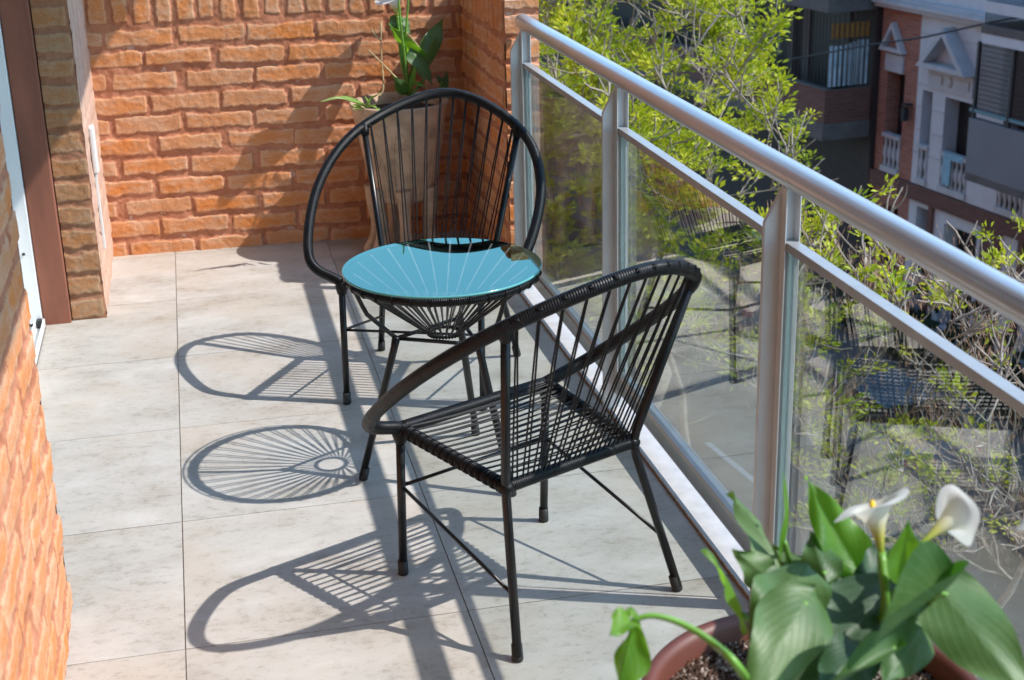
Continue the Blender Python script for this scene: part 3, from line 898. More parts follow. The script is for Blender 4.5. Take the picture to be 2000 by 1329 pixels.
for i in range(NS+1):
    for j in range(NS+1):
        x = -.22+.44*i/NS; y = -.22+.44*j/NS
        m.v.append((x, y, .428+random.uniform(-.004, .004)))
for i in range(NS):
    for j in range(NS):
        x = -.22+.44*(i+.5)/NS; y = -.22+.44*(j+.5)/NS
        if x*x+y*y < .2155**2: m.f.append((i*(NS+1)+j, (i+1)*(NS+1)+j, (i+1)*(NS+1)+j+1, i*(NS+1)+j+1))
m.build('soil', mat_soil2(), fp)

fo = (.885, -3.53, .40)
fl_ = empty('calla_lily', fo)
tag(fl_, 'leafy calla lily with white funnel blooms filling the foreground terracotta pot', 'plant')
S0 = Vector((.90, -3.50, .40))
def D(px, py, d): return at(px, py, d=d)
def fleaf(B, T, N, W, mat=None, stem=True, **kw):
    B = D(*B); T = D(*T)
    st = [S0+Vector((random.uniform(-.05,.05), random.uniform(-.05,.05), 0)), S0.lerp(B, .55)+Vector((0,0,.03))] if stem else None
    return leaf(fl_, fo, B, T, N, W, mat, stem=st, **kw)

fleaf((1536,1172,1.60), (1472,1284,1.54), (-.45,-.70,.55), .085, M_SAGE, lobes=.75, fold=.12, wav=.14, droop=.28, seed=21)
fleaf((1572,1180,1.58), (1476,1340,1.48), (-.1,-.72,.80), .085, M_SAGE, lobes=.22, fold=.15, wav=.08, droop=.28, seed=22)
fleaf((1552,1176,1.66), (1650,1096,1.74), (-.25,-.55,.8), .070, M_SAGE, lobes=.15, fold=.2, wav=.09, droop=.28, seed=23)
fleaf((1532,1130,1.74), (1471,938,1.80), (.55,-.8,.2), .060, M_SAGE, lobes=.25, fold=.9, wav=.12, droop=.28, seed=24)
fleaf((1560,1160,1.78), (1500,1060,1.80), (-.5,-.8,.3), .060, M_SAGE, fold=.6, wav=.09, droop=.28, seed=51)
fleaf((1450,1200,1.64), (1412,1062,1.66), (.85,-.45,.1), .034, M_CALLA2, fold=.5, wav=.14, droop=.28, seed=25)
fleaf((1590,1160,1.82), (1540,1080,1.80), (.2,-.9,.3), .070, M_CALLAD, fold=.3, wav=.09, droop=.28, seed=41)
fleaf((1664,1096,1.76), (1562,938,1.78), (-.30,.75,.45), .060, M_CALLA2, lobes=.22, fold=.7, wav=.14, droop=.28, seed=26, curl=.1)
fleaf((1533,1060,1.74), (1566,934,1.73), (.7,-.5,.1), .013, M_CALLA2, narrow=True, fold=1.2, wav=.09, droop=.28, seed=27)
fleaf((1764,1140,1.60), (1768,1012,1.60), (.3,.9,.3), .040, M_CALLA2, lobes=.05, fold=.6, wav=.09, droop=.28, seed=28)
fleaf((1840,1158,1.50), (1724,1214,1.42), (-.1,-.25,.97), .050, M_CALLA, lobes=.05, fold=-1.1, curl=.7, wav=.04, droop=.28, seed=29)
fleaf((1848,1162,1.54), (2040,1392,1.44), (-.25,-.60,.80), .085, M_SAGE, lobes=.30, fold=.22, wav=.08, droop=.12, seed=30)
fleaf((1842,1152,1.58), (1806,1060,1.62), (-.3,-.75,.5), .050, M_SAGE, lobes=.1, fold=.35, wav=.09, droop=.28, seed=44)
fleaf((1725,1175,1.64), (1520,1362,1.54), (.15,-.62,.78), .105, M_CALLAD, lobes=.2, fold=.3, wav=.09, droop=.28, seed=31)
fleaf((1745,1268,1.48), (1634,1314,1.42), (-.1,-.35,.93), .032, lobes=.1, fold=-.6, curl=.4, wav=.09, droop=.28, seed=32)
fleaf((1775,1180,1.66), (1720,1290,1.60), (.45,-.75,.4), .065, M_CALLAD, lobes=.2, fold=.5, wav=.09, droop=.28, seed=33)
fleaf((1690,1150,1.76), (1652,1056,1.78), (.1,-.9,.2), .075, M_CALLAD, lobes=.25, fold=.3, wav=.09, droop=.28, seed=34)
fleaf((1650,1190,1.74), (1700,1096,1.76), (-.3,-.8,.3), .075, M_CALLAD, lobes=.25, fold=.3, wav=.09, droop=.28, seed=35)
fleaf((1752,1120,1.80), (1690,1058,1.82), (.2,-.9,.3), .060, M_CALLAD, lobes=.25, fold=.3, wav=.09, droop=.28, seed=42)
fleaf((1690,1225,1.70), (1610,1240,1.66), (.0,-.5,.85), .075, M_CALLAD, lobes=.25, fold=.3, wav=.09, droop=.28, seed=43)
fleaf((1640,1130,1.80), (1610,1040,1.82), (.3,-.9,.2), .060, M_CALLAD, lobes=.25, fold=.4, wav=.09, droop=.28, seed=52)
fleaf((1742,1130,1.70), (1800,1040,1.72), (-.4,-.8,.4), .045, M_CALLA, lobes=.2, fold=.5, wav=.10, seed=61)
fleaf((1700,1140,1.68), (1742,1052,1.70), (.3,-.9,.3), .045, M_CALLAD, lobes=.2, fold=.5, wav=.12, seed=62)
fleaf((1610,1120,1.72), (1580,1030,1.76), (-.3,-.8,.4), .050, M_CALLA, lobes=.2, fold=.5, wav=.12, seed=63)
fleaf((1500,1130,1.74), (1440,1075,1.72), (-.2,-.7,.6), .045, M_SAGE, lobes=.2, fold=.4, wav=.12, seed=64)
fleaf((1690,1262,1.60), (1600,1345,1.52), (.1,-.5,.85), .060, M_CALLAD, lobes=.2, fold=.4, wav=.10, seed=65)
fleaf((1800,1230,1.58), (1740,1330,1.50), (.4,-.5,.7), .055, M_CALLA, lobes=.2, fold=.4, wav=.10, seed=66)
# drooping leaf over the left rim
B = D(1234, 1212, 1.54)
leaf(fl_, fo, B, D(1182, 1392, 1.50), (-.85,-.5,.15), .045, M_CALLA2, lobes=.0, fold=1.0, wav=.14, seed=36,
     stem=[S0+Vector((-.06,-.04,0)), D(1455,1322,1.52), D(1395,1258,1.53), D(1330,1218,1.54), D(1275,1203,1.54)], sr=.0042)
leaf(fl_, fo, B, D(1196, 1232, 1.50), (-.2,-.5,.8), .034, M_CALLA2, lobes=.0, fold=-.6, wav=.12, seed=37, stem=None)
leaf(fl_, fo, D(1232,1206,1.54), D(1232, 1182, 1.55), (-.2,-.9,.3), .016, M_CALLA2, lobes=.0, seed=38, stem=None)
calla_flower(fl_, fo, D(1722,1084,1.62), (.03,.45,.86), (-.95,-.05,-.1), .082, .034, [S0, S0.lerp(D(1726,1200,1.62), .6), D(1726,1200,1.62)], seed=2)
calla_flower(fl_, fo, D(1800,1062,1.60), (.86,.28,.42), (.50,.1,-.75), .084, .027, [S0+Vector((.03,0,0)), S0.lerp(D(1800,1180,1.60), .6), D(1804,1120,1.60)], seed=4)
calla_flower(fl_, fo, D(2070,1075,1.56), (-.35,.4,.8), (-.9,-.1,.0), .07, .022, [S0+Vector((.08,0,0)), D(2100,1340,1.5), D(2110,1200,1.54)], seed=5)

# ================================================================= STREET
GZ = -9.9
FP = Vector((15.387, 23.224, 0)); FD = Vector((-.13039, .99146, 0)); FN = Vector((FD.y, -FD.x, 0))   # FN points away from us
FM = Matrix.Identity(4)
# local frame of the far side of the street: x = along FD, y = towards us, z up
FM = Matrix(((FD.x, -FN.x, 0, FP.x), (FD.y, -FN.y, 0, FP.y), (0, 0, 1, 0), (0, 0, 0, 1)))
def fpt(u, off, z): return FM @ Vector((u, off, z))
M_ROAD = simple('asphalt', (.040,.041,.044), .9, nscale=3, var=.25, bump=.4, bd=.01)
M_PAVE = simple('pavement', (.17,.165,.16), .9, nscale=2, var=.2, bump=.2)
def fslab(name, mat, u0, u1, o0, o1, z0, z1, **kw):
    return tag(boxes(name, mat, [((u0, o0, z0), (u1, o1, z1))], M=FM), kind='structure')
m = MB(); m.add([(-300,-300,GZ-.16),(300,-300,GZ-.16),(300,300,GZ-.16),(-300,300,GZ-.16)], [(0,1,2,3)])
tag(m.build('ground', M_PAVE, smooth=False), kind='structure')
fslab('road', M_ROAD, -120, 140, 2.6, 10.6, GZ-.3, GZ-.12)
fslab('pavement', M_PAVE, -120, 140, -14, 2.6, GZ-.3, GZ)
fslab('pavement', M_PAVE, -120, 140, 10.6, 14.6, GZ-.3, GZ)
M_MARK = simple('road_paint', (.6,.6,.58), .8)
tag(boxes('lane_marking', M_MARK, [((u, 6.55, GZ-.118), (u+2.0, 6.67, GZ-.114)) for u in range(-60, 60, 5)], M=FM), kind='structure')

# our own building below and beside the balcony
M_OWN = simple('own_facade_brick', (.30,.13,.08), .9, nscale=3, var=.2)
tag(boxes('apartment_building', M_OWN, [((-12,-30,GZ-.1),(-.95,30,-.225)), ((-12,-30,-.225),(-1.95,30,6))]), 'brick apartment building that carries the balcony', 'building')

M_BRKF = (lambda: (lambda t: t)(NT('far_brick')))()
t = M_BRKF
bt = t.n('ShaderNodeTexBrick'); bt.inputs['Scale'].default_value = 1
for k, v in (('Color1', (.11,.042,.03,1)), ('Color2', (.16,.062,.045,1)), ('Mortar', (.11,.085,.075,1)), ('Mortar Size', .012), ('Brick Width', .25), ('Row Height', .075)): bt.inputs[k].default_value = v
cc = t.n('ShaderNodeTexCoord'); sx = t.n('ShaderNodeSeparateXYZ'); t.l(cc.outputs['Object'], sx.inputs[0])
cm = t.n('ShaderNodeCombineXYZ'); t.l(t.math('ADD', sx.outputs[0], sx.outputs[1]), cm.inputs[0]); t.l(sx.outputs[2], cm.inputs[1]); t.l(cm.outputs[0], bt.inputs['Vector'])
M_BRKF = t.done(t.pbsdf(bt.outputs[0], .9))
def far_brick2():
    m = M_BRKF.copy(); m.name = 'far_brick_light'
    b = [n for n in m.node_tree.nodes if n.type == 'TEX_BRICK'][0]
    for k, v in (('Color1', (.26,.085,.055,1)), ('Color2', (.36,.13,.085,1)), ('Mortar', (.25,.18,.15,1))): b.inputs[k].default_value = v
    return m
M_BRKP = far_brick2()
M_WWALL = simple('white_stucco', (.50,.53,.56), .85, nscale=3, var=.08, bump=.1)
M_WTRIM = simple('grey_stucco_trim', (.42,.44,.46), .85, nscale=4, var=.1)
M_DARK = simple('dark_opening', (.012,.013,.016), .4, nscale=3, var=.5)
M_DKBR = simple('dark_brown_paint', (.028,.019,.018), .7, nscale=4)
M_CONC = simple('concrete_band', (.105,.10,.095), .9, nscale=3)
M_GREY = simple('grey_render', (.165,.18,.20), .8, nscale=2, var=.05)
M_IRON = simple('dark_iron', (.02,.02,.025), .5)
M_CLOTH = simple('pale_blue_awning', (.42,.52,.58), .8, nscale=5)
M_OCHRE = simple('ochre_blind', (.30,.14,.03), .8)
M_TEAL = simple('teal_paint', (.10,.22,.26), .5)
M_HEDGE = simple('hedge', (.02,.045,.018), .9, nscale=30, var=.6, bump=1, bd=.05)

def hb(name, mat, L, parent, **kw):
    """boxes given in the parent's own street frame"""
    return boxes(name, mat, L, parent, **kw)
def fthing(name, label, cat, u=0, off=0, z=0, group=None):
    e = empty(name); e.matrix_world = FM; tag(e, label, cat, group); return e

# white house with gables
wh = fthing('white_house', 'pale stucco house across the street with brick piers, gables over its windows and balustrades', 'house')
Y = 0.0
def wall_with_holes(parent, name, mat, u0, u1, z0, z1, holes, y0, y1):
    """rectangular front split round its openings"""
    us = sorted({u0, u1, *[h[0] for h in holes], *[h[2] for h in holes]})
    zs = sorted({z0, z1, *[h[1] for h in holes], *[h[3] for h in holes]})
    L = []
    for a, b in zip(us, us[1:]):
        run = None
        for c, d in zip(zs, zs[1:]):
            mu, mz = (a+b)/2, (c+d)/2
            solid = not any(h[0] < mu < h[2] and h[1] < mz < h[3] for h in holes) and u0 < mu < u1
            if solid: run = [c, d] if run is None else [run[0], d]
            if (not solid or d == zs[-1]) and run: L.append(((a, y0, run[0]), (b, y1, run[1]))); run = None
    return hb(name, mat, L, parent)
zl, zh = GZ-.02, 1.5
# brick pier
wall_with_holes(wh, 'brick_pier', M_BRKP, .31, 1.75, zl, -2.62, [(.78, -6.25, 1.45, -4.02), (.72, -9.2, 1.30, -7.0)], -.35, 0)
wall_with_holes(wh, 'stucco_wall', M_WWALL, -6.5, .306, zl, -2.62, [(-.26, -6.25, .10, -4.22), (-1.62, -6.25, -.70, -4.24), (-.45,-9.6,.02,-6.75), (-2.1,-9.2,-1.0,-6.9), (-4.9,-9.6,-3.8,-6.9), (-3.4,-6.25,-2.6,-4.2), (-5.6,-6.25,-4.7,-4.2)], -.35, .01)
hb('stucco_wall', M_WWALL, [((-6.5, -.35, -2.38), (1.75, 0, 1.5))], wh)
hb('cornice', M_WTRIM, [((-6.5, -.35, -2.618), (1.78, .22, -2.53)), ((-6.5, -.35, -2.528), (1.80, .30, -2.45)), ((-6.5,-.35,-2.448),(1.78,.18,-2.382))], wh)
hb('wall_core', M_DARK, [((-6.5, -8, zl), (1.75, -.352, 1.45))], wh)
# string courses / rustication grooves proud by little bands
hb('string_course', M_WTRIM, [((-6.5, .0105, z), (.30, .022, z+.03)) for z in (-3.05, -3.55, -4.12) ]+[((-.70+.02,.0105,z),(-.28,.022,z+.03)) for z in (-4.6,-5.1,-5.6)]+[((.12,.0105,z),(.30,.022,z+.03)) for z in (-4.6,-5.1,-5.6)], wh, each=True)
def gable(u0, u1, z0, z1, th, y0, y1):
    m = MB(); c = (u0+u1)/2
    O = [(u0, z0), (u1, z0), (c, z1)]
    cx, cz = c, z0+(z1-z0)*.36
    def sh(p, f): return (cx+(p[0]-cx)*f, cz+(p[1]-cz)*f)
    I = [sh(p, 1-th) for p in O]
    vs = [(x, y0, z) for x, z in O+I]+[(x, y1, z) for x, z in O+I]
    fs = []
    for i in range(3):
        j = (i+1) % 3
        fs += [(6+i, 6+j, 9+j, 9+i), (i, j, 6+j, 6+i), (3+i, 9+i, 9+j, 3+j)]
    m.add(vs, fs); return m.build('gable', M_WTRIM, wh, smooth=False)
gable(.78, 1.66, -3.56, -2.92, .34, .0, .14)
gable(-1.68, -.02, -3.66, -2.78, .30, .012, .34)
hb('frieze_panel', M_WTRIM, [((.84, .0, -4.0), (1.50, .05, -3.62)), ((-1.62,.012,-4.12),(-.12,.06,-3.70)), ((-.62,.0605,-4.0),(-.22,.085,-3.82)), ((-1.52,.0605,-4.0),(-1.10,.085,-3.82))], wh, each=True)
m = MB(); m.ball((-.86, .07, -3.91), .11, sc=(1,.3,1.1)); m.build('rosette', M_WTRIM, wh)
for (a, b) in ((.78, 1.45), (-.26, .10), (-1.62, -.70), (-3.4, -2.6), (-5.6, -4.7)):
    bal = hb('balustrade', M_WTRIM, [((a, -.10, -5.47), (b, .06, -5.38)), ((a, -.10, -6.25), (b, .06, -6.12))], wh, each=True)
    m = MB(); n = max(2, int((b-a)/.15))
    for i in range(n):
        u = a+(i+.5)*(b-a)/n
        m.lathe([(.03,-6.12),(.045,-6.08),(.028,-6.0),(.062,-5.86),(.055,-5.74),(.028,-5.62),(.045,-5.5),(.04,-5.47)], (u, -.02, 0), seg=8)
    m.build('baluster', M_WTRIM, bal)
hb('sill_band', M_BRKF, [((-6.5, .0, -6.62), (1.78, .10, -6.28))], wh)
hb('hanging_cloth', simple('blue_towel', (.22,.42,.52), .9), [((-1.12, .062, -6.05), (-.86, .075, -5.36)), ((-1.5, .062, -5.5), (-1.12, .072, -5.36))], wh)
hb('ground_floor_pier', M_BRKF, [((-.62,.011,zl),(-.48,.08,-6.63)), ((-2.9,.011,zl),(-2.3,.08,-6.63)), ((-3.6,.011,zl),(-3.45,.08,-6.63))], wh, each=True)
lan = hb('wall_lantern', M_IRON, [((.42, .0, -4.62), (.58, .20, -4.58)), ((.45,.08,-4.95),(.57,.20,-4.66))], wh)

hg = fthing('hedge', 'dark hedge along the foot of the white house across the street', 'hedge')
m = MB(); r = random.Random(9)
for i in range(900):
    u = r.uniform(-8, 1.5); c = Vector((u, r.uniform(.35, 1.2), GZ+abs(r.gauss(0, 1))*.6+.2))
    d = Vector((r.gauss(0,1), r.gauss(0,1), r.gauss(0,1))).normalized()*.16; e = d.orthogonal().normalized()*.12
    m.add([c-d, c+e, c+d, c-e], [(0,1,2,3)])
m.build('foliage', M_HEDGE, hg, smooth=False)

# brick block with projecting balconies, further up the street
bb = fthing('brick_building', 'dark brick apartment block across the street with deep projecting balconies and barred windows', 'building')
hb('wall', M_DKBR, [((2.12, -8, zl), (30, .0, 6)), ((1.78, -8, zl), (2.12, .12, 6))], bb)
for k, zb in enumerate((-5.55, -2.72, .15, -8.5)):
    if k < 3:
        f = hb('balcony', M_BRKF, [((1.88, 1.18, zb+.38), (30, 1.30, zb+1.12)), ((1.88, .125, zb+.38), (2.0, 1.178, zb+1.12))], bb)
        hb('balcony_slab', M_CONC, [((1.86, .0, zb), (30, 1.34, zb+.378))], f)
        hb('coping', M_CONC, [((1.86, 1.15, zb+1.121), (30, 1.33, zb+1.16))], f)
        # bars
        m = MB()
        for u in np.arange(1.92, 9.0, .14): m.box((u, 1.22, zb+1.16), (u+.02, 1.24, zb+2.80))
        for v in np.arange(.2, 1.2, .13): m.box((1.90, v, zb+1.16), (1.92, v+.018, zb+2.80))
        m.build('window_bars', M_IRON, f, smooth=False)
hb('curtain', M_CLOTH, [((1.94, v, -4.36), (1.955, v+.075, -3.42+.05*math.sin(v*5))) for v in np.arange(.18, 1.15, .118)], bb, each=True)
hb('roller_blind', M_OCHRE, [((1.945, .2, -3.30), (1.96, 1.16, -2.98))], bb)
hb('window', M_DARK, [((3.0, .002, -4.9), (4.6, .05, -2.9)), ((5.6,.002,-4.9),(7.0,.05,-2.9)), ((8.0,.002,-4.9),(9.6,.05,-2.9))], bb, each=True)
hb('window_frame', simple('grey_brown_frame', (.10,.085,.08), .7), [((4.62,.002,-5.1),(4.9,.12,-2.8)), ((5.3,.002,-5.1),(5.58,.12,-2.8)), ((7.02,.002,-5.1),(7.4,.12,-2.8)), ((4.9,.002,-3.05),(5.3,.08,-2.8))], bb, each=True)
hb('lace_curtain', simple('lace', (.35,.37,.40), .9), [((6.0,.051,-4.3),(6.14,.06,-3.1)), ((6.4,.051,-4.2),(6.5,.06,-3.1))], bb, each=True)

# grey rendered building with mesh screened balcony, nearer
gb = fthing('grey_building', 'grey rendered building at the right edge with a screened iron balcony across the street', 'building')
hb('wall', M_WWALL, [((-30, -8, zl), (-6.52, .0, 6)), ((-30, .001, -2.10), (-3.42, 1.32, -1.9))], gb)
hb('wall', M_GREY, [((-30, 1.2, -5.15), (-3.24, 1.32, -4.10))], gb)
hb('balcony_slab', M_CONC, [((-30, .012, -5.30), (-3.24, 1.32, -5.151)), ((-30, .012, -2.48), (-3.40, 1.34, -2.32))], gb)
hb('white_beam', M_WWALL, [((-30, 1.15, -2.66), (-3.44, 1.33, -2.481))], gb)
hb('balcony_rail', M_TEAL, [((-30, 1.22, -3.98), (-3.20, 1.30, -3.92))], gb)
m = MB()
for u in np.arange(-12, -3.3, .055): m.box((u, 1.25, -4.0), (u+.02, 1.262, -2.66))
for z in np.arange(-4.08, -2.66, .09): m.box((-12, 1.263, z), (-3.3, 1.27, z+.014))
for u in (-3.34, -4.35, -5.4): m.box((u, 1.24, -4.1), (u+.06, 1.30, -2.66))
m.build('mesh_screen', M_IRON, gb, smooth=False)
hb('brick_panel', M_BRKF, [((-4.55, .9, -4.1), (-4.0, 1.0, -2.66)), ((-9, .6, -4.1), (-5.3, .7, -2.66))], gb, each=True)
hb('back_wall', M_WWALL, [((-4.0, .7, -4.1), (-3.45, .8, -2.66)), ((-5.3, .7, -4.1), (-4.55, .8, -2.66))], gb, each=True)
m = MB()
for u in np.arange(-12, -3.45, .07): m.box((u, 1.28, -2.31), (u+.02, 1.295, -1.2))
m.build('upper_railing', M_IRON, gb, smooth=False)
hb('upper_wall', M_BRKF, [((-30, .3, -2.3), (-3.9, .4, 4))], gb)

# overhead cables
cb2 = MB()
a, b = at(1698, 88, d=30), at(1930, 45, d=27)
cb2.tube([a+(a-b)*1.0, a, a.lerp(b, .5)-Vector((0,0,.05)), b, b+(b-a)*.4], .02, 6)
tag(cb2.build('overhead_cable', M_IRON), 'thin black cable strung across the street in front of the white house', 'cable')

# parked cars across the street
M_PAINT = {}
def car(u, off, rot, paint, label, light=(.5,.02,.02)):
    root = empty('parked_car'); root.matrix_world = FM @ Matrix.Translation((u, off, GZ-.12)) @ Matrix.Rotation(rot, 4, 'Z')
    tag(root, label, 'car', 'cars parked along the far kerb')
    secs = [(-2.1,.42,.70,.74), (-2.0,.35,.90,.80), (-1.2,.32,.98,.86), (.9,.32,.95,.88), (1.7,.34,.86,.84), (2.1,.42,.66,.70)]
    m = MB()
    for x, z0, z1, w_ in secs:
        m.v += [(x,-w_,z0),(x,-w_*1.02,(z0+z1)/2),(x,-w_*.9,z1),(x,w_*.9,z1),(x,w_*1.02,(z0+z1)/2),(x,w_,z0)]
    for i in range(len(secs)-1):
        for k in range(6): m.f.append((i*6+k, i*6+(k+1) % 6, (i+1)*6+(k+1) % 6, (i+1)*6+k))
    m.f += [(5,4,3,2,1,0), tuple(range(30, 36))]
    m.build('body', paint, root, bevel=.05)
    m = MB(); c = [(-1.75,.94,.74),(-1.2,1.42,.62),(.3,1.44,.62),(1.05,.95,.76)]
    for x, z, w_ in c: m.v += [(x,-w_,z),(x,w_,z)]
    m.f = [(0,1,3,2),(2,3,5,4),(4,5,7,6),(0,2,4,6),(7,5,3,1)]
    m.build('windows', M_DARK, root, smooth=False)
    m = MB(); m.box((-1.15,-.63,1.425),(.28,.63,1.47)); m.build('roof', paint, root, smooth=False, bevel=.02)
    for x in (-1.35, 1.35):
        for s in (-.80, .80):
            m = MB(); m.tube([(x, s-.1, .32), (x, s+.1, .32)], .32, 20); wl = m.build('wheel', M_BLACK, root, smooth=False)
            m = MB(); m.tube([(x, s-.11, .32), (x, s+.11, .32)], .17, 12); m.build('rim', M_ALUP, wl, smooth=False)
    for s in (-.62, .62):
        m = MB(); m.box((-2.12, s-.14, .68), (-2.02, s+.14, .86)); m.build('tail_light', simple('red_lens', light, .2), root, smooth=False)
car(-10.2, 4.0, 0, simple('dark_blue_car_paint', (.02,.025,.035), .25, .3), 'dark car with red tail lights parked across the street, nearer the camera')
car(-4.6, 3.9, 0, simple('pale_blue_car_paint', (.16,.24,.30), .25, .3), 'pale blue-grey car parked across the street below the white house')
car(3.6, 3.9, 0, simple('grey_car_paint', (.10,.10,.11), .25, .3), 'grey car parked across the street in front of the brick block')

# ================================================================= TREES
def mat_foliage(name, c1, c2, c3):
    t = NT(name)
    c = t.ramp(t.attr('r'), [(0, c1), (.5, c2), (1, c3)])
    p = t.pbsdf(c, .5, 0, spec=.4)
    tl = t.n('ShaderNodeBsdfTranslucent'); t.l(t.mix(.5, c, (.50,.56,.02)), tl.inputs[0])
    mx_ = t.n('ShaderNodeMixShader'); mx_.inputs[0].default_value = .45
    t.l(p.outputs[0], mx_.inputs[1]); t.l(tl.outputs[0], mx_.inputs[2]); return t.done(mx_)
M_FOL = mat_foliage('young_yellow_green_leaf', (.16,.26,.012), (.40,.47,.02), (.64,.64,.05))
M_FOLD = simple('dry_seed_cluster', (.26,.15,.09), .9, nscale=40, var=.5)
M_BARK = simple('grey_bark', (.30,.255,.215), .9, nscale=18, var=.4, bump=.8, bd=.01)

def in_poly(x, y, P):
    c = False
    for i in range(len(P)):
        (x1, y1), (x2, y2) = P[i], P[i-1]
        if (y1 > y) != (y2 > y) and x < (x2-x1)*(y-y1)/(y2-y1)+x1: c = not c
    return c
def seg_curve(a, b, r, n, sag=.12):
    d = b-a; L = d.length
    s1 = Vector((r.gauss(0,1), r.gauss(0,1), r.gauss(0,.4)))*L*.10
    c1 = a+d*.35+s1-Vector((0,0,L*sag)); c2 = a+d*.7+s1*.6-Vector((0,0,L*sag*.6))
    o = []
    for i in range(n+1):
        t = i/n; u = 1-t
        o.append(a*u**3+c1*3*u*u*t+c2*3*u*t*t+b*t**3+Vector((r.gauss(0,1), r.gauss(0,1), r.gauss(0,1)))*L*.008*(0 < i < n))
    return o
def make_tree(base, fork, targets, leafy, seed, label, tw=(.10,.30), ntw=(4,7), dry=0, big=1.0):
    r = random.Random(seed); B = Vector(base)
    root = empty('tree', B); tag(root, label, 'tree', 'young-leaved trees below the balcony')
    W_ = MB(); tips = []
    f = Vector(fork)
    W_.tube([p-B for p in seg_curve(B, f, r, 9, 0)], [.19-.07*i/9 for i in range(10)], 12)
    nodes = [(f, .10)]
    targets = sorted(targets, key=lambda t: (t-f).length*r.uniform(.8, 1.2))
    for T in targets:
        best = min(nodes, key=lambda nd: (nd[0]-T).length*(1+.0*nd[1])+1.3*max(0, nd[0].z-T.z+.15)-.6*nd[1])
        a, ra = best; L = (T-a).length
        if L < .08: continue
        n = max(4, min(9, int(L*6)))
        P = seg_curve(a, T, r, n)
        r0 = min(ra*.82, .008+.020*L); r1 = max(.0042, r0*.35)
        W_.tube([p-B for p in P], [r0+(r1-r0)*i/n for i in range(n+1)], 6 if r0 > .015 else 5, cap=False)
        for i in range(1, n+1): nodes.append((P[i], r0+(r1-r0)*i/n))
        # end and side twigs
        for q in range(r.randint(*ntw)):
            k = r.randint(max(1, n//2), n)
            d = ((P[k]-P[k-1]).normalized()*.8+Vector((r.gauss(0,.8), r.gauss(0,.8), r.gauss(.45,.6)))).normalized()
            Lt = r.uniform(*tw); c = P[k].copy(); Q = [c]
            for z in range(4):
                d = (d+Vector((r.gauss(0,.2), r.gauss(0,.2), r.gauss(.14,.12)))).normalized(); c = c+d*Lt/4; Q.append(c)
            rt = r.uniform(.0042, .0075)
            W_.tube([p-B for p in Q], [rt*(1-.12*j) for j in range(5)], 4, cap=False)
            tips.append((Q[-1]-B, d))
            if r.random() < .5: tips.append((Q[2]-B, (Q[3]-Q[2]).normalized()))
    W_.build('trunk', M_BARK, root)
    V = []; F = []; R_ = []; VD = []; FD_ = []
    for p, d in tips:
        wp = p+B
        if r.random() > leafy(wp):
            if r.random() < dry:
                for q in range(13):
                    c = p+Vector((r.gauss(0,.035), r.gauss(0,.035), -abs(r.gauss(0,.08)))); e = Vector((r.gauss(0,.006), r.gauss(0,.006), .022))
                    s_ = e.orthogonal().normalized()*.0035; k = len(VD); VD += [c-e, c+s_, c+e, c-s_]; FD_.append((k,k+1,k+2,k+3))
            continue
        tone = min(1, max(0, r.gauss(.52, .28)))
        nl = r.randint(24, 42); sc = r.uniform(.75, 1.2)*big
        for q in range(nl):
            dd = (d*.55+Vector((r.gauss(0,.9), r.gauss(0,.9), r.gauss(.15,.5)))).normalized()
            st = p+dd*r.uniform(.0, .075)*sc-d*r.uniform(0,.05)
            L = r.uniform(.026, .052)*sc; wd = L*r.uniform(.15, .25)
            nn = Vector((r.gauss(0,1), r.gauss(0,1), r.gauss(0.8,.8))); s_ = dd.cross(nn)
            if s_.length < 1e-3: continue
            s_.normalize(); k = len(V); nz = s_.cross(dd)
            V += [st, st+dd*L*.5+s_*wd+nz*L*.06, st+dd*L, st+dd*L*.5-s_*wd+nz*L*.06]; F.append((k,k+1,k+2,k+3))
            R_ += [min(1, max(0, tone+r.gauss(0,.14)))]*4
    m = MB(); m.v = [tuple(v) for v in V]; m.f = F; m.att['r'] = R_
    m.build('crown', M_FOL, root, smooth=False)
    if VD:
        m = MB(); m.v = [tuple(v) for v in VD]; m.f = FD_; m.build('seed_cluster', M_FOLD, root, smooth=False)
    print('tree', label[:20], len(tips), len(F))
    return root
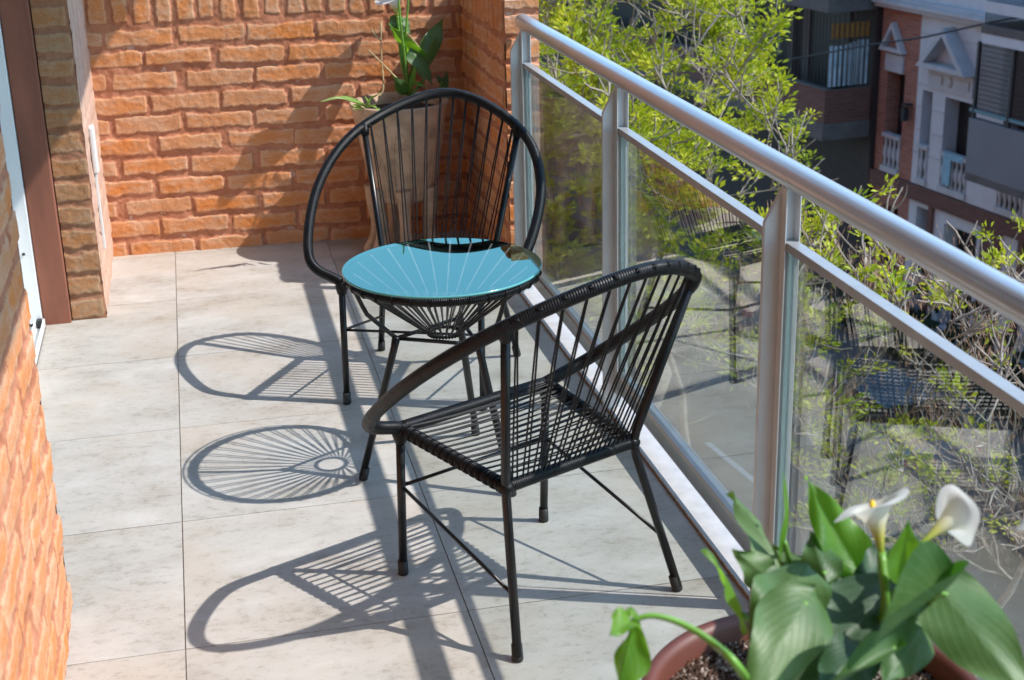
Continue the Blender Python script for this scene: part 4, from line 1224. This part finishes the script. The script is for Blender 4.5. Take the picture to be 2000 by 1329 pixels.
def volume(poly, d0, d1, n, seed, dens=lambda x, y: 1):
    """random points of a crown's volume: a wedge of air between two distances"""
    r = random.Random(seed); o = []
    xs_ = [p[0] for p in poly]; ys_ = [p[1] for p in poly]
    while len(o) < n:
        x, y = r.uniform(min(xs_), max(xs_)), r.uniform(min(ys_), max(ys_))
        if in_poly(x, y, poly) and r.random() < dens(x, y): o.append(at(x, y, d=r.uniform(d0, d1)))
    return o
def clump(p, k=1.0):
    v = math.sin(p.x*3.1*k+1)*math.sin(p.y*2.7*k+2)+math.sin(p.z*3.6*k+.5)*math.sin((p.x+p.y)*2.1*k)
    return min(1, max(.04, .60+1.0*v))
T1 = volume([(960,-260),(1470,-260),(1490,60),(1545,190),(1600,330),(1560,520),(1400,640),(1200,760),(960,760)], 7.6, 10.2, 225, 3, lambda x, y: (1 if y < 420 else .5)*(.15 if math.sin(x*.021+2)*math.sin(y*.019+1) > .45 else 1))
make_tree((3.5, 4.3, GZ), (3.3, 4.0, -4.2), T1, lambda p: clump(p)*(.95 if p.z > -1.4 else .6), 3, 'tall street tree with dense yellow-green young leaves beyond the far railing posts', big=1.1)
T2 = volume([(1380,560),(1640,400),(1690,345),(1740,350),(1800,440),(1900,480),(1990,500),(2150,560),(2300,1100),(1620,1080),(1500,820),(1280,700),(1250,620)], 6.0, 8.0, 215, 5, lambda x, y: .35 if y < 480 else 1)
make_tree((4.3, .9, GZ), (3.9, 1.0, -4.0), T2, lambda p: clump(p)*(.55 if p.z > -1.35 else .42)*(.35 if p.x > 3.3 else 1), 8, 'half-bare street tree with pale twigs and drooping dry seeds, seen through the nearer glass panels', tw=(.10,.26), ntw=(3,5), dry=.6, big=.95)
T3 = volume([(900,-300),(1440,-300),(1460,80),(1420,260),(900,300)], 13, 16, 60, 7)
make_tree((5.2, 9.6, GZ), (5.0, 9.4, -4.2), T3, lambda p: clump(p, .7)*.9, 12, 'farther street tree with yellow-green leaves showing between the nearer branches', tw=(.15,.45), ntw=(6,9), big=1.5)
